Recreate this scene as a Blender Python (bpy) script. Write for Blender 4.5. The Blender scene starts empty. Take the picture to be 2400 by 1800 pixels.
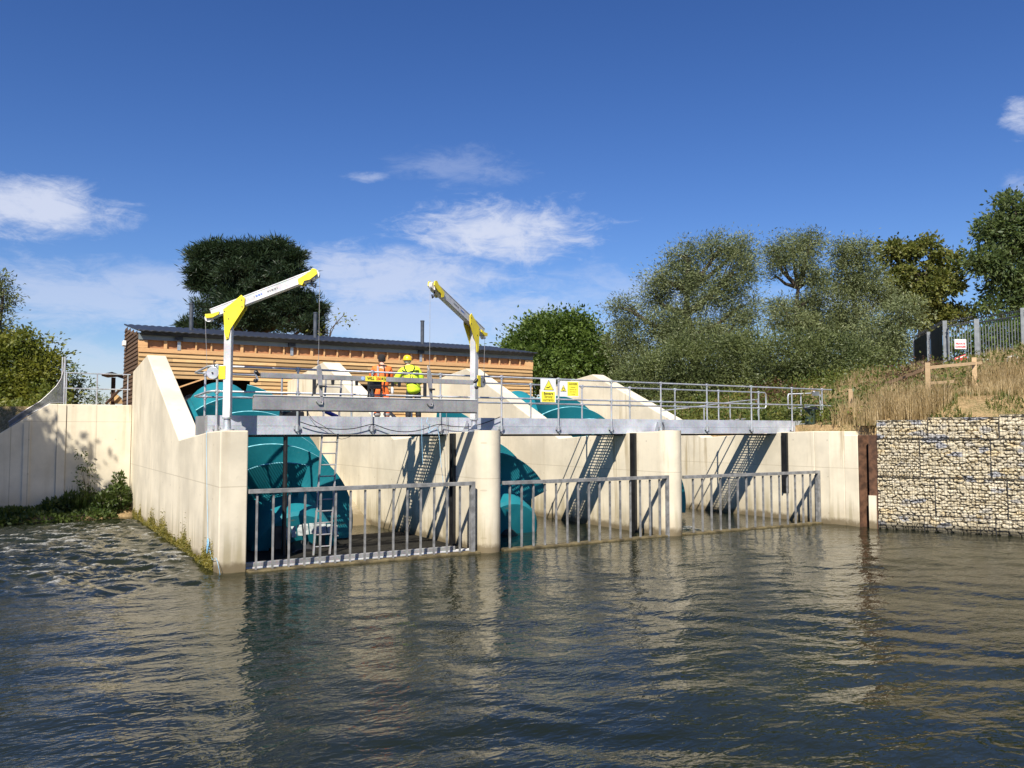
import bpy, bmesh, math, random
import numpy as np
from mathutils import Vector, Matrix, Quaternion

random.seed(7)
RNG = np.random.default_rng(11)
sc = bpy.context.scene
COL = sc.collection
rad = math.radians

# ------------------------------------------------------------------ camera
F_PX, PHI, HOR, CAM_H = 1943.0, 31.2, 1010.0, 2.84
PITCH = math.atan((HOR - 900) / F_PX)
cd = bpy.data.cameras.new("camera")
cam = bpy.data.objects.new("camera", cd)
COL.objects.link(cam)
cam.location = (0, 0, CAM_H)
cam.rotation_euler = (math.pi / 2 + PITCH, 0, -rad(PHI))
cd.sensor_width = 36.0
cd.lens = 36.0 * F_PX / 2400
cd.clip_start = 0.1
cd.clip_end = 3000
sc.camera = cam
_p = rad(PHI)
FW = Vector((math.sin(_p), math.cos(_p), 0))
RT = Vector((math.cos(_p), -math.sin(_p), 0))
UPV = Vector((0, 0, 1))
FWD = FW * math.cos(PITCH) + UPV * math.sin(PITCH)
CUP = -FW * math.sin(PITCH) + UPV * math.cos(PITCH)
ORIG = Vector((0, 0, CAM_H))
def ray(x, y): return FWD * F_PX + RT * (x - 1200) - CUP * (y - 900)
def onY(x, y, Y):
    r = ray(x, y); return ORIG + r * (Y / r.y)
def onX(x, y, X):
    r = ray(x, y); return ORIG + r * (X / r.x)
def at(x, y, d): return ORIG + ray(x, y) * (d / F_PX)

# ------------------------------------------------------------------ render look
sc.render.engine = 'CYCLES'
sc.view_settings.view_transform = 'Standard'
sc.view_settings.look = 'None'
sc.view_settings.gamma = 1.0
sc.view_settings.exposure = 0.72
sc.cycles.max_bounces = 6
sc.cycles.transparent_max_bounces = 6
sc.cycles.caustics_reflective = False
sc.cycles.caustics_refractive = False
sc.cycles.sample_clamp_indirect = 4.0

# ------------------------------------------------------------------ helpers
ORG = {}
def link(o, parent=None):
    COL.objects.link(o)
    if parent is not None: o.parent = parent
    return o
def props(o, label=None, cat=None, group=None, kind=None):
    if label: o['label'] = label
    if cat: o['category'] = cat
    if group: o['group'] = group
    if kind: o['kind'] = kind
    return o
def thing(name, label, cat, loc=(0, 0, 0), group=None):
    o = bpy.data.objects.new(name, None)
    o.empty_display_size = 0.2
    o.location = loc
    link(o); ORG[o.name] = Vector(loc)
    return props(o, label, cat, group)
def copy_tree(o, parent=None):
    c = o.copy(); COL.objects.link(c); c.parent = parent
    for ch in list(o.children): copy_tree(ch, c)
    return c

class MB:
    def __init__(s): s.v = []; s.f = []
    def add(s, vs, fs):
        n = len(s.v); s.v += [tuple(p) for p in vs]; s.f += [tuple(i + n for i in f) for f in fs]
        return s
    def box(s, a, b):
        x0, y0, z0 = a; x1, y1, z1 = b
        return s.add([(x0,y0,z0),(x1,y0,z0),(x1,y1,z0),(x0,y1,z0),(x0,y0,z1),(x1,y0,z1),(x1,y1,z1),(x0,y1,z1)],
                     [(0,3,2,1),(4,5,6,7),(0,1,5,4),(1,2,6,5),(2,3,7,6),(3,0,4,7)])
    def cbox(s, c, size, rotz=0.0):
        c = Vector(c); hx, hy, hz = [q / 2 for q in size]
        m = Matrix.Rotation(rotz, 3, 'Z')
        vs = [c + m @ Vector(q) for q in ((-hx,-hy,-hz),(hx,-hy,-hz),(hx,hy,-hz),(-hx,hy,-hz),(-hx,-hy,hz),(hx,-hy,hz),(hx,hy,hz),(-hx,hy,hz))]
        return s.add(vs, [(0,3,2,1),(4,5,6,7),(0,1,5,4),(1,2,6,5),(2,3,7,6),(3,0,4,7)])
    def bar(s, p, q, w, h, up=(0, 0, 1)):
        p = Vector(p); q = Vector(q); d = (q - p).normalized(); up = Vector(up)
        if abs(d.dot(up)) > 0.99: up = Vector((0, 1, 0))
        sx = d.cross(up).normalized() * (w / 2); sz = sx.cross(d).normalized() * (h / 2)
        vs = [e + a * sx + b * sz for e in (p, q) for a, b in ((-1,-1),(1,-1),(1,1),(-1,1))]
        return s.add(vs, [(0,1,2,3),(7,6,5,4),(0,4,5,1),(1,5,6,2),(2,6,7,3),(3,7,4,0)])
    def path(s, pts, r, n=8, caps=True):
        pts = [Vector(p) for p in pts]
        rs = r if isinstance(r, (list, tuple)) else [r] * len(pts)
        base = len(s.v); prev = None
        for i, p in enumerate(pts):
            if i == 0: d = pts[1] - p
            elif i == len(pts) - 1: d = p - pts[i - 1]
            else: d = (pts[i + 1] - p).normalized() + (p - pts[i - 1]).normalized()
            d = d.normalized() if d.length > 1e-9 else Vector((0, 0, 1))
            if prev is None:
                a = Vector((0, 0, 1)) if abs(d.z) < 0.9 else Vector((1, 0, 0))
                x = d.cross(a).normalized()
            else:
                x = (prev - d * prev.dot(d)); x = x.normalized() if x.length > 1e-6 else d.orthogonal().normalized()
            prev = x; y = d.cross(x)
            for k in range(n):
                t = 2 * math.pi * k / n
                s.v.append(tuple(p + (x * math.cos(t) + y * math.sin(t)) * rs[i]))
        for i in range(len(pts) - 1):
            for k in range(n):
                a = base + i * n + k; b = base + i * n + (k + 1) % n
                s.f.append((a, b, b + n, a + n))
        if caps:
            s.f.append(tuple(base + k for k in range(n - 1, -1, -1)))
            e = base + (len(pts) - 1) * n
            s.f.append(tuple(e + k for k in range(n)))
        return s
    def tube(s, p, q, r, n=10): return s.path([p, q], r, n)
    def prism(s, poly, ext):
        ext = Vector(ext); poly = [Vector(p) for p in poly]; n = len(poly)
        vs = poly + [p + ext for p in poly]
        return s.add(vs, [tuple(range(n - 1, -1, -1)), tuple(range(n, 2 * n))] + [(i, (i + 1) % n, (i + 1) % n + n, i + n) for i in range(n)])
    def lathe(s, c, prof, n=20, axis='Z'):
        c = Vector(c); base = len(s.v)
        for r, z in prof:
            for k in range(n):
                t = 2 * math.pi * k / n
                s.v.append(tuple(c + Vector((r * math.cos(t), r * math.sin(t), z))))
        for i in range(len(prof) - 1):
            for k in range(n):
                a = base + i * n + k; b = base + i * n + (k + 1) % n
                s.f.append((a, b, b + n, a + n))
        s.f.append(tuple(base + k for k in range(n - 1, -1, -1)))
        e = base + (len(prof) - 1) * n
        s.f.append(tuple(e + k for k in range(n)))
        return s
    def build(s, name, m, parent=None, smooth=False, bevel=0.0, org=None):
        o = ORG[parent.name] if parent is not None else Vector(org or (0, 0, 0))
        me = bpy.data.meshes.new(name)
        me.from_pydata([(v[0]-o.x, v[1]-o.y, v[2]-o.z) for v in s.v], [], s.f)
        bm = bmesh.new(); bm.from_mesh(me); bmesh.ops.recalc_face_normals(bm, faces=bm.faces); bm.to_mesh(me); bm.free()
        me.update()
        ob = bpy.data.objects.new(name, me)
        if parent is None: ob.location = o
        link(ob, parent); ORG[ob.name] = o.copy()
        if m: me.materials.append(m)
        if smooth:
            me.polygons.foreach_set('use_smooth', [True] * len(me.polygons))
            try: me.set_sharp_from_angle(angle=rad(40))
            except Exception: pass
        if bevel:
            b = ob.modifiers.new('bevel', 'BEVEL'); b.width = bevel; b.segments = 2; b.limit_method = 'ANGLE'; b.angle_limit = rad(40)
        return ob

def np_mesh(name, V, Q, m, parent=None, org=None, smooth=False):
    o = ORG[parent.name] if parent is not None else Vector(org or (0, 0, 0))
    V = np.asarray(V, dtype=np.float32) - np.array(o, dtype=np.float32)
    Q = np.asarray(Q, dtype=np.int32); k = Q.shape[1]
    me = bpy.data.meshes.new(name)
    me.vertices.add(len(V)); me.vertices.foreach_set('co', V.ravel())
    me.loops.add(Q.size); me.loops.foreach_set('vertex_index', Q.ravel())
    me.polygons.add(len(Q)); me.polygons.foreach_set('loop_start', np.arange(0, Q.size, k, dtype=np.int32))
    me.update(calc_edges=True); me.validate()
    if smooth: me.polygons.foreach_set('use_smooth', np.ones(len(me.polygons), dtype=bool))
    if m: me.materials.append(m)
    ob = bpy.data.objects.new(name, me)
    if parent is None: ob.location = o
    link(ob, parent); ORG[ob.name] = o.copy()
    return ob

# ------------------------------------------------------------------ materials
class NT:
    def __init__(s, name):
        s.m = bpy.data.materials.new(name); s.m.use_nodes = True
        s.t = s.m.node_tree; s.n = s.t.nodes; s.l = s.t.links
        s.b = s.n['Principled BSDF']; s.out = s.n['Material Output']
        s._pos = None
    def new(s, t, **kw):
        n = s.n.new(t)
        for k, v in kw.items(): setattr(n, k, v)
        return n
    def sock(s, inp, v):
        if isinstance(v, bpy.types.NodeSocket): s.l.new(v, inp)
        else: inp.default_value = v
    def pos(s):
        if s._pos is None: s._pos = s.new('ShaderNodeNewGeometry').outputs['Position']
        return s._pos
    def obj(s): return s.new('ShaderNodeTexCoord').outputs['Object']
    def map(s, v, sc=(1, 1, 1), loc=(0, 0, 0)):
        n = s.new('ShaderNodeMapping'); s.l.new(v, n.inputs[0]); n.inputs['Scale'].default_value = sc; n.inputs['Location'].default_value = loc
        return n.outputs[0]
    def noise(s, v, scale, detail=4, rough=0.55, out='Fac', dist=0.0):
        n = s.new('ShaderNodeTexNoise'); s.l.new(v, n.inputs['Vector'])
        n.inputs['Scale'].default_value = scale; n.inputs['Detail'].default_value = detail; n.inputs['Roughness'].default_value = rough
        n.inputs['Distortion'].default_value = dist
        return n.outputs[out]
    def ramp(s, v, a, b, ca=(0, 0, 0, 1), cb=(1, 1, 1, 1)):
        n = s.new('ShaderNodeValToRGB'); s.l.new(v, n.inputs[0])
        n.color_ramp.elements[0].position = a; n.color_ramp.elements[0].color = ca
        n.color_ramp.elements[1].position = b; n.color_ramp.elements[1].color = cb
        return n.outputs[0]
    def rng(s, v, a, b, c=0.0, d=1.0):
        n = s.new('ShaderNodeMapRange'); s.l.new(v, n.inputs[0])
        n.inputs[1].default_value = a; n.inputs[2].default_value = b; n.inputs[3].default_value = c; n.inputs[4].default_value = d
        n.interpolation_type = 'SMOOTHSTEP'
        return n.outputs[0]
    def math(s, op, a, b=0.0):
        n = s.new('ShaderNodeMath', operation=op); s.sock(n.inputs[0], a); s.sock(n.inputs[1], b); return n.outputs[0]
    def mix(s, f, a, b, mode='MIX'):
        n = s.new('ShaderNodeMix', data_type='RGBA', blend_type=mode)
        s.sock(n.inputs[0], f); s.sock(n.inputs[6], a); s.sock(n.inputs[7], b); return n.outputs[2]
    def xyz(s, v):
        n = s.new('ShaderNodeSeparateXYZ'); s.l.new(v, n.inputs[0]); return n.outputs
    def bump(s, h, strength, dist=0.02):
        n = s.new('ShaderNodeBump'); s.l.new(h, n.inputs['Height']); n.inputs['Strength'].default_value = strength; n.inputs['Distance'].default_value = dist
        s.l.new(n.outputs[0], s.b.inputs['Normal']); return n
    def fin(s, col, rough=0.6, metal=0.0, spec=0.5):
        s.sock(s.b.inputs['Base Color'], col); s.sock(s.b.inputs['Roughness'], rough); s.sock(s.b.inputs['Metallic'], metal)
        s.b.inputs['Specular IOR Level'].default_value = spec
        return s.m
def C(r, g, b): return (r, g, b, 1.0)

def simple(name, col, rough=0.6, metal=0.0, var=0.15, scale=6.0, bump=0.0, spec=0.5, world=False):
    t = NT(name); v = t.pos() if world else t.obj()
    n = t.noise(v, scale, 5)
    c = t.mix(t.rng(n, 0.3, 0.7), C(*[q * (1 - var) for q in col]), C(*[min(1, q * (1 + var)) for q in col]))
    r = t.rng(n, 0.25, 0.75, max(0.02, rough - 0.08), min(1, rough + 0.08))
    if bump: t.bump(t.noise(v, scale * 4, 4), bump)
    return t.fin(c, r, metal, spec)

def concrete(name, algae=0.0, zl=(), xl=(), damp=0.26, base=(0.685, 0.615, 0.47)):
    t = NT(name); p = t.pos(); x, y, z = t.xyz(p)
    a = t.noise(p, 0.55, 5, 0.6); b = t.noise(p, 7.0, 5, 0.65); f = t.noise(p, 60.0, 3, 0.6)
    st = t.noise(t.map(p, (2.2, 2.2, 0.12)), 1.6, 4, 0.6)
    d = [q * 0.80 for q in base]; h = [min(1, q * 1.07) for q in base]
    c = t.mix(t.rng(a, 0.32, 0.68), C(*d), C(*h))
    c = t.mix(t.math('MULTIPLY', t.rng(st, 0.52, 0.75), 0.38), c, C(base[0]*0.72, base[1]*0.68, base[2]*0.60))
    c = t.mix(t.math('MULTIPLY', t.rng(b, 0.58, 0.74), 0.22), c, C(base[0]*0.6, base[1]*0.6, base[2]*0.6))
    c = t.mix(t.math('MULTIPLY', t.rng(f, 0.68, 0.78), 0.35), c, C(base[0]*0.5, base[1]*0.5, base[2]*0.5))
    bh = t.math('ADD', t.math('MULTIPLY', f, 0.35), b)
    def line(s_, v0, w):
        return t.math('LESS_THAN', t.math('ABSOLUTE', t.math('SUBTRACT', s_, v0)), w)
    for v0 in zl: c = t.mix(t.math('MULTIPLY', line(z, v0, 0.011), 0.45), c, C(base[0]*0.5, base[1]*0.47, base[2]*0.42))
    for v0 in xl: c = t.mix(t.math('MULTIPLY', line(x, v0, 0.014), 0.45), c, C(base[0]*0.4, base[1]*0.38, base[2]*0.34))
    # tie-bolt holes, in rows
    uu = t.math('SUBTRACT', t.math('FRACT', t.math('MULTIPLY', t.math('ADD', x, y), 0.77)), 0.5); vv = t.math('SUBTRACT', t.math('FRACT', t.math('ADD', t.math('MULTIPLY', z, 0.9), 0.2)), 0.5)
    rr2 = t.math('ADD', t.math('MULTIPLY', uu, uu), t.math('MULTIPLY', vv, vv))
    c = t.mix(t.math('MULTIPLY', t.math('LESS_THAN', rr2, 0.0005), 0.4), c, C(base[0]*0.45, base[1]*0.43, base[2]*0.4))
    # run-off stains, brown and grey
    s2 = t.noise(t.map(p, (3.2, 3.2, 0.16)), 0.9, 5, 0.7); big = t.noise(p, 0.28, 2)
    c = t.mix(t.math('MULTIPLY', t.math('MULTIPLY', t.rng(s2, 0.55, 0.70), t.rng(big, 0.44, 0.60)), 0.75), c, C(base[0]*0.50, base[1]*0.44, base[2]*0.33))
    if algae:
        zz = t.math('SUBTRACT', z, t.math('MULTIPLY', t.noise(t.map(p, (2.0, 2.0, 0.7)), 1.3, 5, 0.7), algae * 2.0))
        m = t.rng(zz, -algae * 1.15, -algae * 0.55, 1.0, 0.0)
        g = t.mix(t.rng(b, 0.35, 0.65), C(0.11, 0.105, 0.02), C(0.23, 0.17, 0.055))
        c = t.mix(t.math('MULTIPLY', m, 0.85), c, g)
        m2 = t.math('MULTIPLY', t.rng(z, 0.2, 1.2, 1.0, 0.0), t.rng(st, 0.46, 0.62))
        c = t.mix(t.math('MULTIPLY', m2, 0.55), c, C(0.20, 0.18, 0.09))
    dz = t.math('ADD', z, t.math('MULTIPLY', t.math('SUBTRACT', t.noise(p, 3.5, 5, 0.7), 0.5), 0.34))
    c = t.mix(t.rng(dz, damp * 0.35, damp, 0.92, 0.0), c, C(0.055, 0.042, 0.024))
    c = t.mix(t.rng(dz, damp, damp + 0.5, 0.35, 0.0), c, C(0.33, 0.26, 0.15))
    t.bump(bh, 0.12, 0.03)
    return t.fin(c, 0.85, 0.0, 0.25)

def galv(name, col=(0.50, 0.52, 0.54), rough=0.42, metal=0.6):
    t = NT(name); p = t.pos()
    v = t.new('ShaderNodeTexVoronoi'); t.l.new(p, v.inputs['Vector']); v.inputs['Scale'].default_value = 45
    n = t.noise(p, 2.2, 5, 0.6)
    c = t.mix(t.rng(n, 0.3, 0.7), C(*[q * 0.82 for q in col]), C(*[min(1, q * 1.12) for q in col]))
    c = t.mix(0.12, c, v.outputs['Color'], 'OVERLAY')
    st = t.noise(t.map(p, (6, 6, 0.5)), 1.2, 4)
    c = t.mix(t.math('MULTIPLY', t.rng(st, 0.55, 0.72), 0.35), c, C(*[q * 0.55 for q in col]))
    return t.fin(c, t.rng(n, 0.3, 0.7, rough - 0.08, rough + 0.12), metal)

def timber(name, col, board=0.155, z0=0.0, var=0.3):
    t = NT(name); p = t.pos(); x, y, z = t.xyz(p)
    bi = t.math('FLOOR', t.math('DIVIDE', t.math('SUBTRACT', z, z0), board))
    seg = t.math('FLOOR', t.math('ADD', t.math('MULTIPLY', x, 0.26), t.math('MULTIPLY', bi, 0.37)))
    cx = t.new('ShaderNodeCombineXYZ'); t.l.new(bi, cx.inputs[0]); t.l.new(seg, cx.inputs[1])
    w = t.new('ShaderNodeTexWhiteNoise'); t.l.new(cx.outputs[0], w.inputs[0])
    g = t.noise(t.map(p, (0.9, 0.9, 16)), 2.6, 5, 0.65, dist=0.6)
    k = t.noise(t.map(p, (2.2, 2.2, 9.0)), 1.6, 2, 0.4)
    a = t.mix(w.outputs[0], C(*[q * (1 - var) for q in col]), C(*[min(1, q * (1 + var)) for q in col]))
    a = t.mix(t.math('MULTIPLY', t.rng(g, 0.42, 0.66), 0.45), a, C(col[0]*0.52, col[1]*0.42, col[2]*0.33))
    a = t.mix(t.math('MULTIPLY', t.rng(k, 0.70, 0.76), 0.6), a, C(col[0]*0.35, col[1]*0.24, col[2]*0.16))
    t.bump(g, 0.15, 0.01)
    return t.fin(a, 0.75, 0.0, 0.25)

def foliage(name, c1, c2, c3, trans=0.35, scale=0.8):
    t = NT(name); p = t.pos()
    a = t.noise(p, scale, 3, 0.6); b = t.noise(p, 9.0, 2, 0.6)
    c = t.mix(t.rng(a, 0.38, 0.62), C(*c1), C(*c2))
    c = t.mix(t.math('MULTIPLY', t.rng(b, 0.5, 0.72), 0.75), c, C(*c3))
    d = t.new('ShaderNodeBsdfPrincipled'); t.l.new(c, d.inputs['Base Color']); d.inputs['Roughness'].default_value = 0.5; d.inputs['Specular IOR Level'].default_value = 0.35
    tr = t.new('ShaderNodeBsdfTranslucent'); t.l.new(t.mix(0.5, c, C(c2[0]*1.6, c2[1]*1.8, c2[2])), tr.inputs[0])
    mx = t.new('ShaderNodeMixShader'); mx.inputs[0].default_value = trans
    t.l.new(d.outputs[0], mx.inputs[1]); t.l.new(tr.outputs[0], mx.inputs[2]); t.l.new(mx.outputs[0], t.out.inputs[0])
    return t.m

M = {}
M['conc_wing'] = concrete('concrete_wing', 0.42, zl=(1.72,))
M['conc'] = concrete('concrete_pier', 0.25, zl=(1.72,))
M['conc_ret'] = concrete('concrete_retaining', 0.0, zl=(3.15,), xl=(2.52, 1.62, 1.35, 0.55, 0.05), damp=0.5)
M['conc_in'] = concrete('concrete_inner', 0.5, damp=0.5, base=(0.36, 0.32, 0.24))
M['wetconc'] = simple('wet_concrete', (0.016, 0.015, 0.012), 0.75, 0, 0.5, 3, 0.2, spec=0.15)
M['algae'] = simple('algae_sill', (0.10, 0.078, 0.035), 0.7, 0, 0.5, 5, 0.5)
M['galv'] = galv('galvanised_tube')
M['beam'] = galv('galvanised_beam', (0.46, 0.49, 0.54), 0.5, 0.2)
M['alu'] = galv('aluminium', (0.60, 0.60, 0.60), 0.45, 0.2)
M['alu_dull'] = galv('aluminium_dull', (0.36, 0.355, 0.35), 0.5, 0.45)
M['rack'] = simple('rack_grey', (0.20, 0.20, 0.195), 0.55, 0.05, 0.3, 7)
M['dsteel'] = simple('dark_steel', (0.05, 0.05, 0.052), 0.5, 0.5, 0.3, 6)
M['black'] = simple('black_plastic', (0.012, 0.012, 0.013), 0.45, 0, 0.3, 5)
M['yellow'] = simple('yellow_paint', (0.83, 0.66, 0.03), 0.4, 0, 0.08, 5)
M['white'] = simple('white_paint', (0.72, 0.72, 0.71), 0.45, 0, 0.04, 4)
M['signyellow'] = simple('sign_yellow', (0.85, 0.75, 0.06), 0.45, 0, 0.05, 4)
M['ink'] = simple('black_ink', (0.02, 0.02, 0.02), 0.5, 0, 0.1, 4)
M['inkbrown'] = simple('faded_ink', (0.22, 0.19, 0.02), 0.5, 0, 0.1, 4)
M['red'] = simple('sign_red', (0.55, 0.03, 0.03), 0.45, 0, 0.1, 4)
M['blue'] = simple('blue_rope', (0.25, 0.50, 0.72), 0.6, 0, 0.15, 9)
M['bluepipe'] = simple('blue_pipe', (0.02, 0.07, 0.5), 0.4, 0, 0.1, 5)
M['mark_blue'] = simple('printed_blue', (0.10, 0.18, 0.45), 0.5, 0, 0.1, 5)
M['mark_grey'] = simple('printed_grey', (0.16, 0.16, 0.17), 0.5, 0, 0.1, 5)
M['rust'] = simple('rusty_steel', (0.105, 0.052, 0.028), 0.8, 0.2, 0.5, 5, 0.4)
M['palisade'] = simple('palisade_steel', (0.20, 0.215, 0.225), 0.5, 0.3, 0.15, 5)
M['palidark'] = simple('palisade_dark', (0.035, 0.04, 0.045), 0.6, 0.3, 0.3, 5)
M['plank'] = timber('timber_cladding', (0.46, 0.305, 0.145), 0.155, 5.73 - 0.155 * 20, 0.36)
M['stud'] = timber('timber_stud', (0.60, 0.36, 0.17), 3.0, 0, 0.12)
M['ply'] = simple('plywood', (0.40, 0.19, 0.085), 0.8, 0, 0.18, 2, 0.1)
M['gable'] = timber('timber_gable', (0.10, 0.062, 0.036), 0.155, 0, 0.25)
M['darkwood'] = timber('dark_wood', (0.06, 0.033, 0.022), 0.5, 0, 0.3)
M['fencewood'] = timber('fence_timber', (0.45, 0.325, 0.19), 3.0, 0, 0.2)
M['oldwood'] = timber('weathered_timber', (0.21, 0.14, 0.085), 3.0, 0, 0.3)
M['roof'] = simple('roof_sheet', (0.024, 0.027, 0.033), 0.45, 0.1, 0.2, 3)
M['fascia'] = simple('grey_fascia', (0.16, 0.19, 0.20), 0.5, 0, 0.1, 3)
M['gutter'] = simple('dark_gutter', (0.022, 0.024, 0.028), 0.4, 0, 0.2, 3)
M['flue'] = simple('flue_metal', (0.10, 0.11, 0.125), 0.4, 0.5, 0.2, 4)
M['grating'] = simple('grating_steel', (0.09, 0.09, 0.095), 0.55, 0.5, 0.2, 4)
M['orange'] = simple('orange_workwear', (0.88, 0.16, 0.025), 0.75, 0, 0.14, 14, 0.3)
M['hiviz'] = simple('yellow_workwear', (0.66, 0.88, 0.03), 0.75, 0, 0.12, 14, 0.3)
M['retro'] = simple('reflective_tape', (0.34, 0.33, 0.31), 0.4, 0.2, 0.1, 9)
M['skin'] = simple('skin', (0.55, 0.33, 0.24), 0.5, 0, 0.08, 9)
M['navy'] = simple('dark_trousers', (0.014, 0.015, 0.02), 0.8, 0, 0.2, 9)
M['hat'] = simple('black_wool', (0.014, 0.012, 0.012), 0.9, 0, 0.2, 30, 0.5)
M['helmet'] = simple('helmet_yellow', (0.85, 0.50, 0.02), 0.3, 0, 0.05, 4)
M['hair'] = simple('grey_hair', (0.45, 0.43, 0.40), 0.7, 0, 0.2, 20)
M['cyancover'] = simple('mesh_guard_grey', (0.30, 0.33, 0.32), 0.6, 0.2, 0.35, 14)

def screw_mat():
    t = NT('teal_paint'); p = t.obj()
    a = t.noise(p, 0.9, 5, 0.6); s1 = t.noise(t.map(p, (1.0, 1.0, 4.0)), 1.1, 4, 0.6)
    c = t.mix(t.rng(a, 0.3, 0.7), C(0.007, 0.145, 0.185), C(0.013, 0.195, 0.235))
    c = t.mix(t.math('MULTIPLY', t.rng(s1, 0.66, 0.74), 0.55), c, C(0.19, 0.135, 0.06))
    c = t.mix(t.math('MULTIPLY', t.rng(t.noise(p, 24, 3), 0.66, 0.75), 0.3), c, C(0.25, 0.36, 0.36))
    return t.fin(c, t.rng(a, 0.3, 0.7, 0.5, 0.68), 0.0, 0.3)
M['teal'] = screw_mat()

def stone_mat():
    t = NT('limestone'); p = t.pos()
    oi = t.obj()
    cell = t.new('ShaderNodeTexVoronoi'); t.l.new(t.map(p, (3.4, 3.4, 8.0)), cell.inputs['Vector']); cell.inputs['Scale'].default_value = 1.0
    w = t.new('ShaderNodeSeparateColor'); t.l.new(cell.outputs['Color'], w.inputs[0])
    c = t.mix(w.outputs[0], C(0.50, 0.43, 0.29), C(0.62, 0.555, 0.415))
    c = t.mix(t.rng(w.outputs[1], 0.86, 0.96), c, C(0.34, 0.34, 0.35))
    c = t.mix(t.rng(w.outputs[2], 0.86, 1.0), c, C(0.58, 0.47, 0.28))
    n = t.noise(p, 18, 5, 0.65)
    c = t.mix(t.math('MULTIPLY', t.rng(n, 0.5, 0.75), 0.4), c, C(0.26, 0.22, 0.15))
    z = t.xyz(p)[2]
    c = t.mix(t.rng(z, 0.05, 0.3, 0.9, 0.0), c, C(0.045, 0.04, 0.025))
    t.bump(n, 0.35, 0.02)
    return t.fin(c, 0.9, 0, 0.2)
M['stone'] = stone_mat()
M['wire'] = simple('weathered_wire', (0.16, 0.17, 0.18), 0.6, 0.2, 0.2, 6)

M['leaf_dense'] = foliage('leaf_dense', (0.0473, 0.0837, 0.0162), (0.1013, 0.1553, 0.0297), (0.1755, 0.2025, 0.0473))
M['leaf_willow'] = foliage('leaf_willow', (0.088, 0.112, 0.044), (0.152, 0.178, 0.072), (0.33, 0.35, 0.20), 0.2)
M['leaf_willow2'] = foliage('leaf_willow_dark', (0.058, 0.080, 0.026), (0.110, 0.134, 0.042), (0.24, 0.26, 0.115), 0.2)
M['leaf_gold'] = foliage('leaf_autumn', (0.080, 0.105, 0.026), (0.150, 0.165, 0.04), (0.30, 0.23, 0.06), 0.3)
M['leaf_ash'] = foliage('leaf_ash', (0.0607, 0.0972, 0.0378), (0.108, 0.1418, 0.0473), (0.1755, 0.2025, 0.0743))
M['leaf_left'] = foliage('leaf_olive', (0.0798, 0.1087, 0.0174), (0.174, 0.1812, 0.029), (0.2465, 0.2392, 0.0508))
M['needle'] = foliage('pine_needles', (0.012, 0.027, 0.0135), (0.027, 0.0495, 0.021), (0.06, 0.087, 0.036), 0.12)
M['weed'] = foliage('weed_leaves', (0.05, 0.085, 0.015), (0.12, 0.14, 0.03), (0.24, 0.20, 0.05))
M['bankleaf'] = foliage('bank_leaves', (0.030, 0.055, 0.011), (0.070, 0.10, 0.022), (0.14, 0.16, 0.045))
M['deadleaf'] = foliage('dead_leaves', (0.05, 0.022, 0.014), (0.10, 0.045, 0.024), (0.16, 0.09, 0.045), 0.2)
M['straw'] = foliage('straw', (0.28, 0.20, 0.095), (0.43, 0.325, 0.17), (0.58, 0.47, 0.28), 0.3)
M['bark'] = simple('bark', (0.07, 0.055, 0.042), 0.9, 0, 0.35, 5, 0.6)
M['barkp'] = simple('pine_bark', (0.05, 0.028, 0.02), 0.9, 0, 0.35, 5, 0.6)

# ------------------------------------------------------------------ sun and sky
SUN = Vector((0.95, 1.0, -1.40)).normalized()
sd = bpy.data.lights.new('sun', 'SUN'); sd.energy = 5.0; sd.angle = rad(0.5); sd.color = (1.0, 0.93, 0.82)
so = bpy.data.objects.new('sun', sd); so.rotation_euler = SUN.to_track_quat('-Z', 'Y').to_euler(); so.location = (-10, -20, 40)
COL.objects.link(so)
W = bpy.data.worlds.new('World'); sc.world = W; W.use_nodes = True
wt = W.node_tree; wn = wt.nodes; wl = wt.links
bg = wn['Background']
sky = wn.new('ShaderNodeTexSky'); sky.sky_type = 'NISHITA'; sky.sun_disc = False
sky.sun_elevation = math.asin(-SUN.z); sky.sun_rotation = math.atan2(-SUN.x, -SUN.y)
sky.air_density = 1.15; sky.dust_density = 0.25; sky.ozone_density = 2.6; sky.altitude = 50
hs = wn.new('ShaderNodeHueSaturation'); hs.inputs['Saturation'].default_value = 1.16; hs.inputs['Value'].default_value = 1.0
wl.new(sky.outputs[0], hs.inputs['Color'])
def wmath(op, a, b=0.0, cl=False):
    n = wn.new('ShaderNodeMath'); n.operation = op; n.use_clamp = cl
    for i, v in ((0, a), (1, b)):
        if isinstance(v, bpy.types.NodeSocket): wl.new(v, n.inputs[i])
        else: n.inputs[i].default_value = v
    return n.outputs[0]
tc = wn.new('ShaderNodeTexCoord'); sx = wn.new('ShaderNodeSeparateXYZ'); wl.new(tc.outputs['Generated'], sx.inputs[0])
az = wmath('ARCTAN2', sx.outputs[0], sx.outputs[1]); el = wmath('ARCSINE', sx.outputs[2])
cv = wn.new('ShaderNodeCombineXYZ'); wl.new(az, cv.inputs[0]); wl.new(wmath('MULTIPLY', el, 2.4), cv.inputs[1])
def wnoise(scale, detail, rough, dist=0.0, w=0.0):
    n = wn.new('ShaderNodeTexNoise'); n.inputs['Scale'].default_value = scale; n.inputs['Detail'].default_value = detail
    n.inputs['Roughness'].default_value = rough; n.inputs['Distortion'].default_value = dist
    m = wn.new('ShaderNodeMapping'); m.inputs['Location'].default_value = (w, w * 0.7, w); wl.new(cv.outputs[0], m.inputs[0]); wl.new(m.outputs[0], n.inputs['Vector'])
    return n.outputs['Fac']
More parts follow.
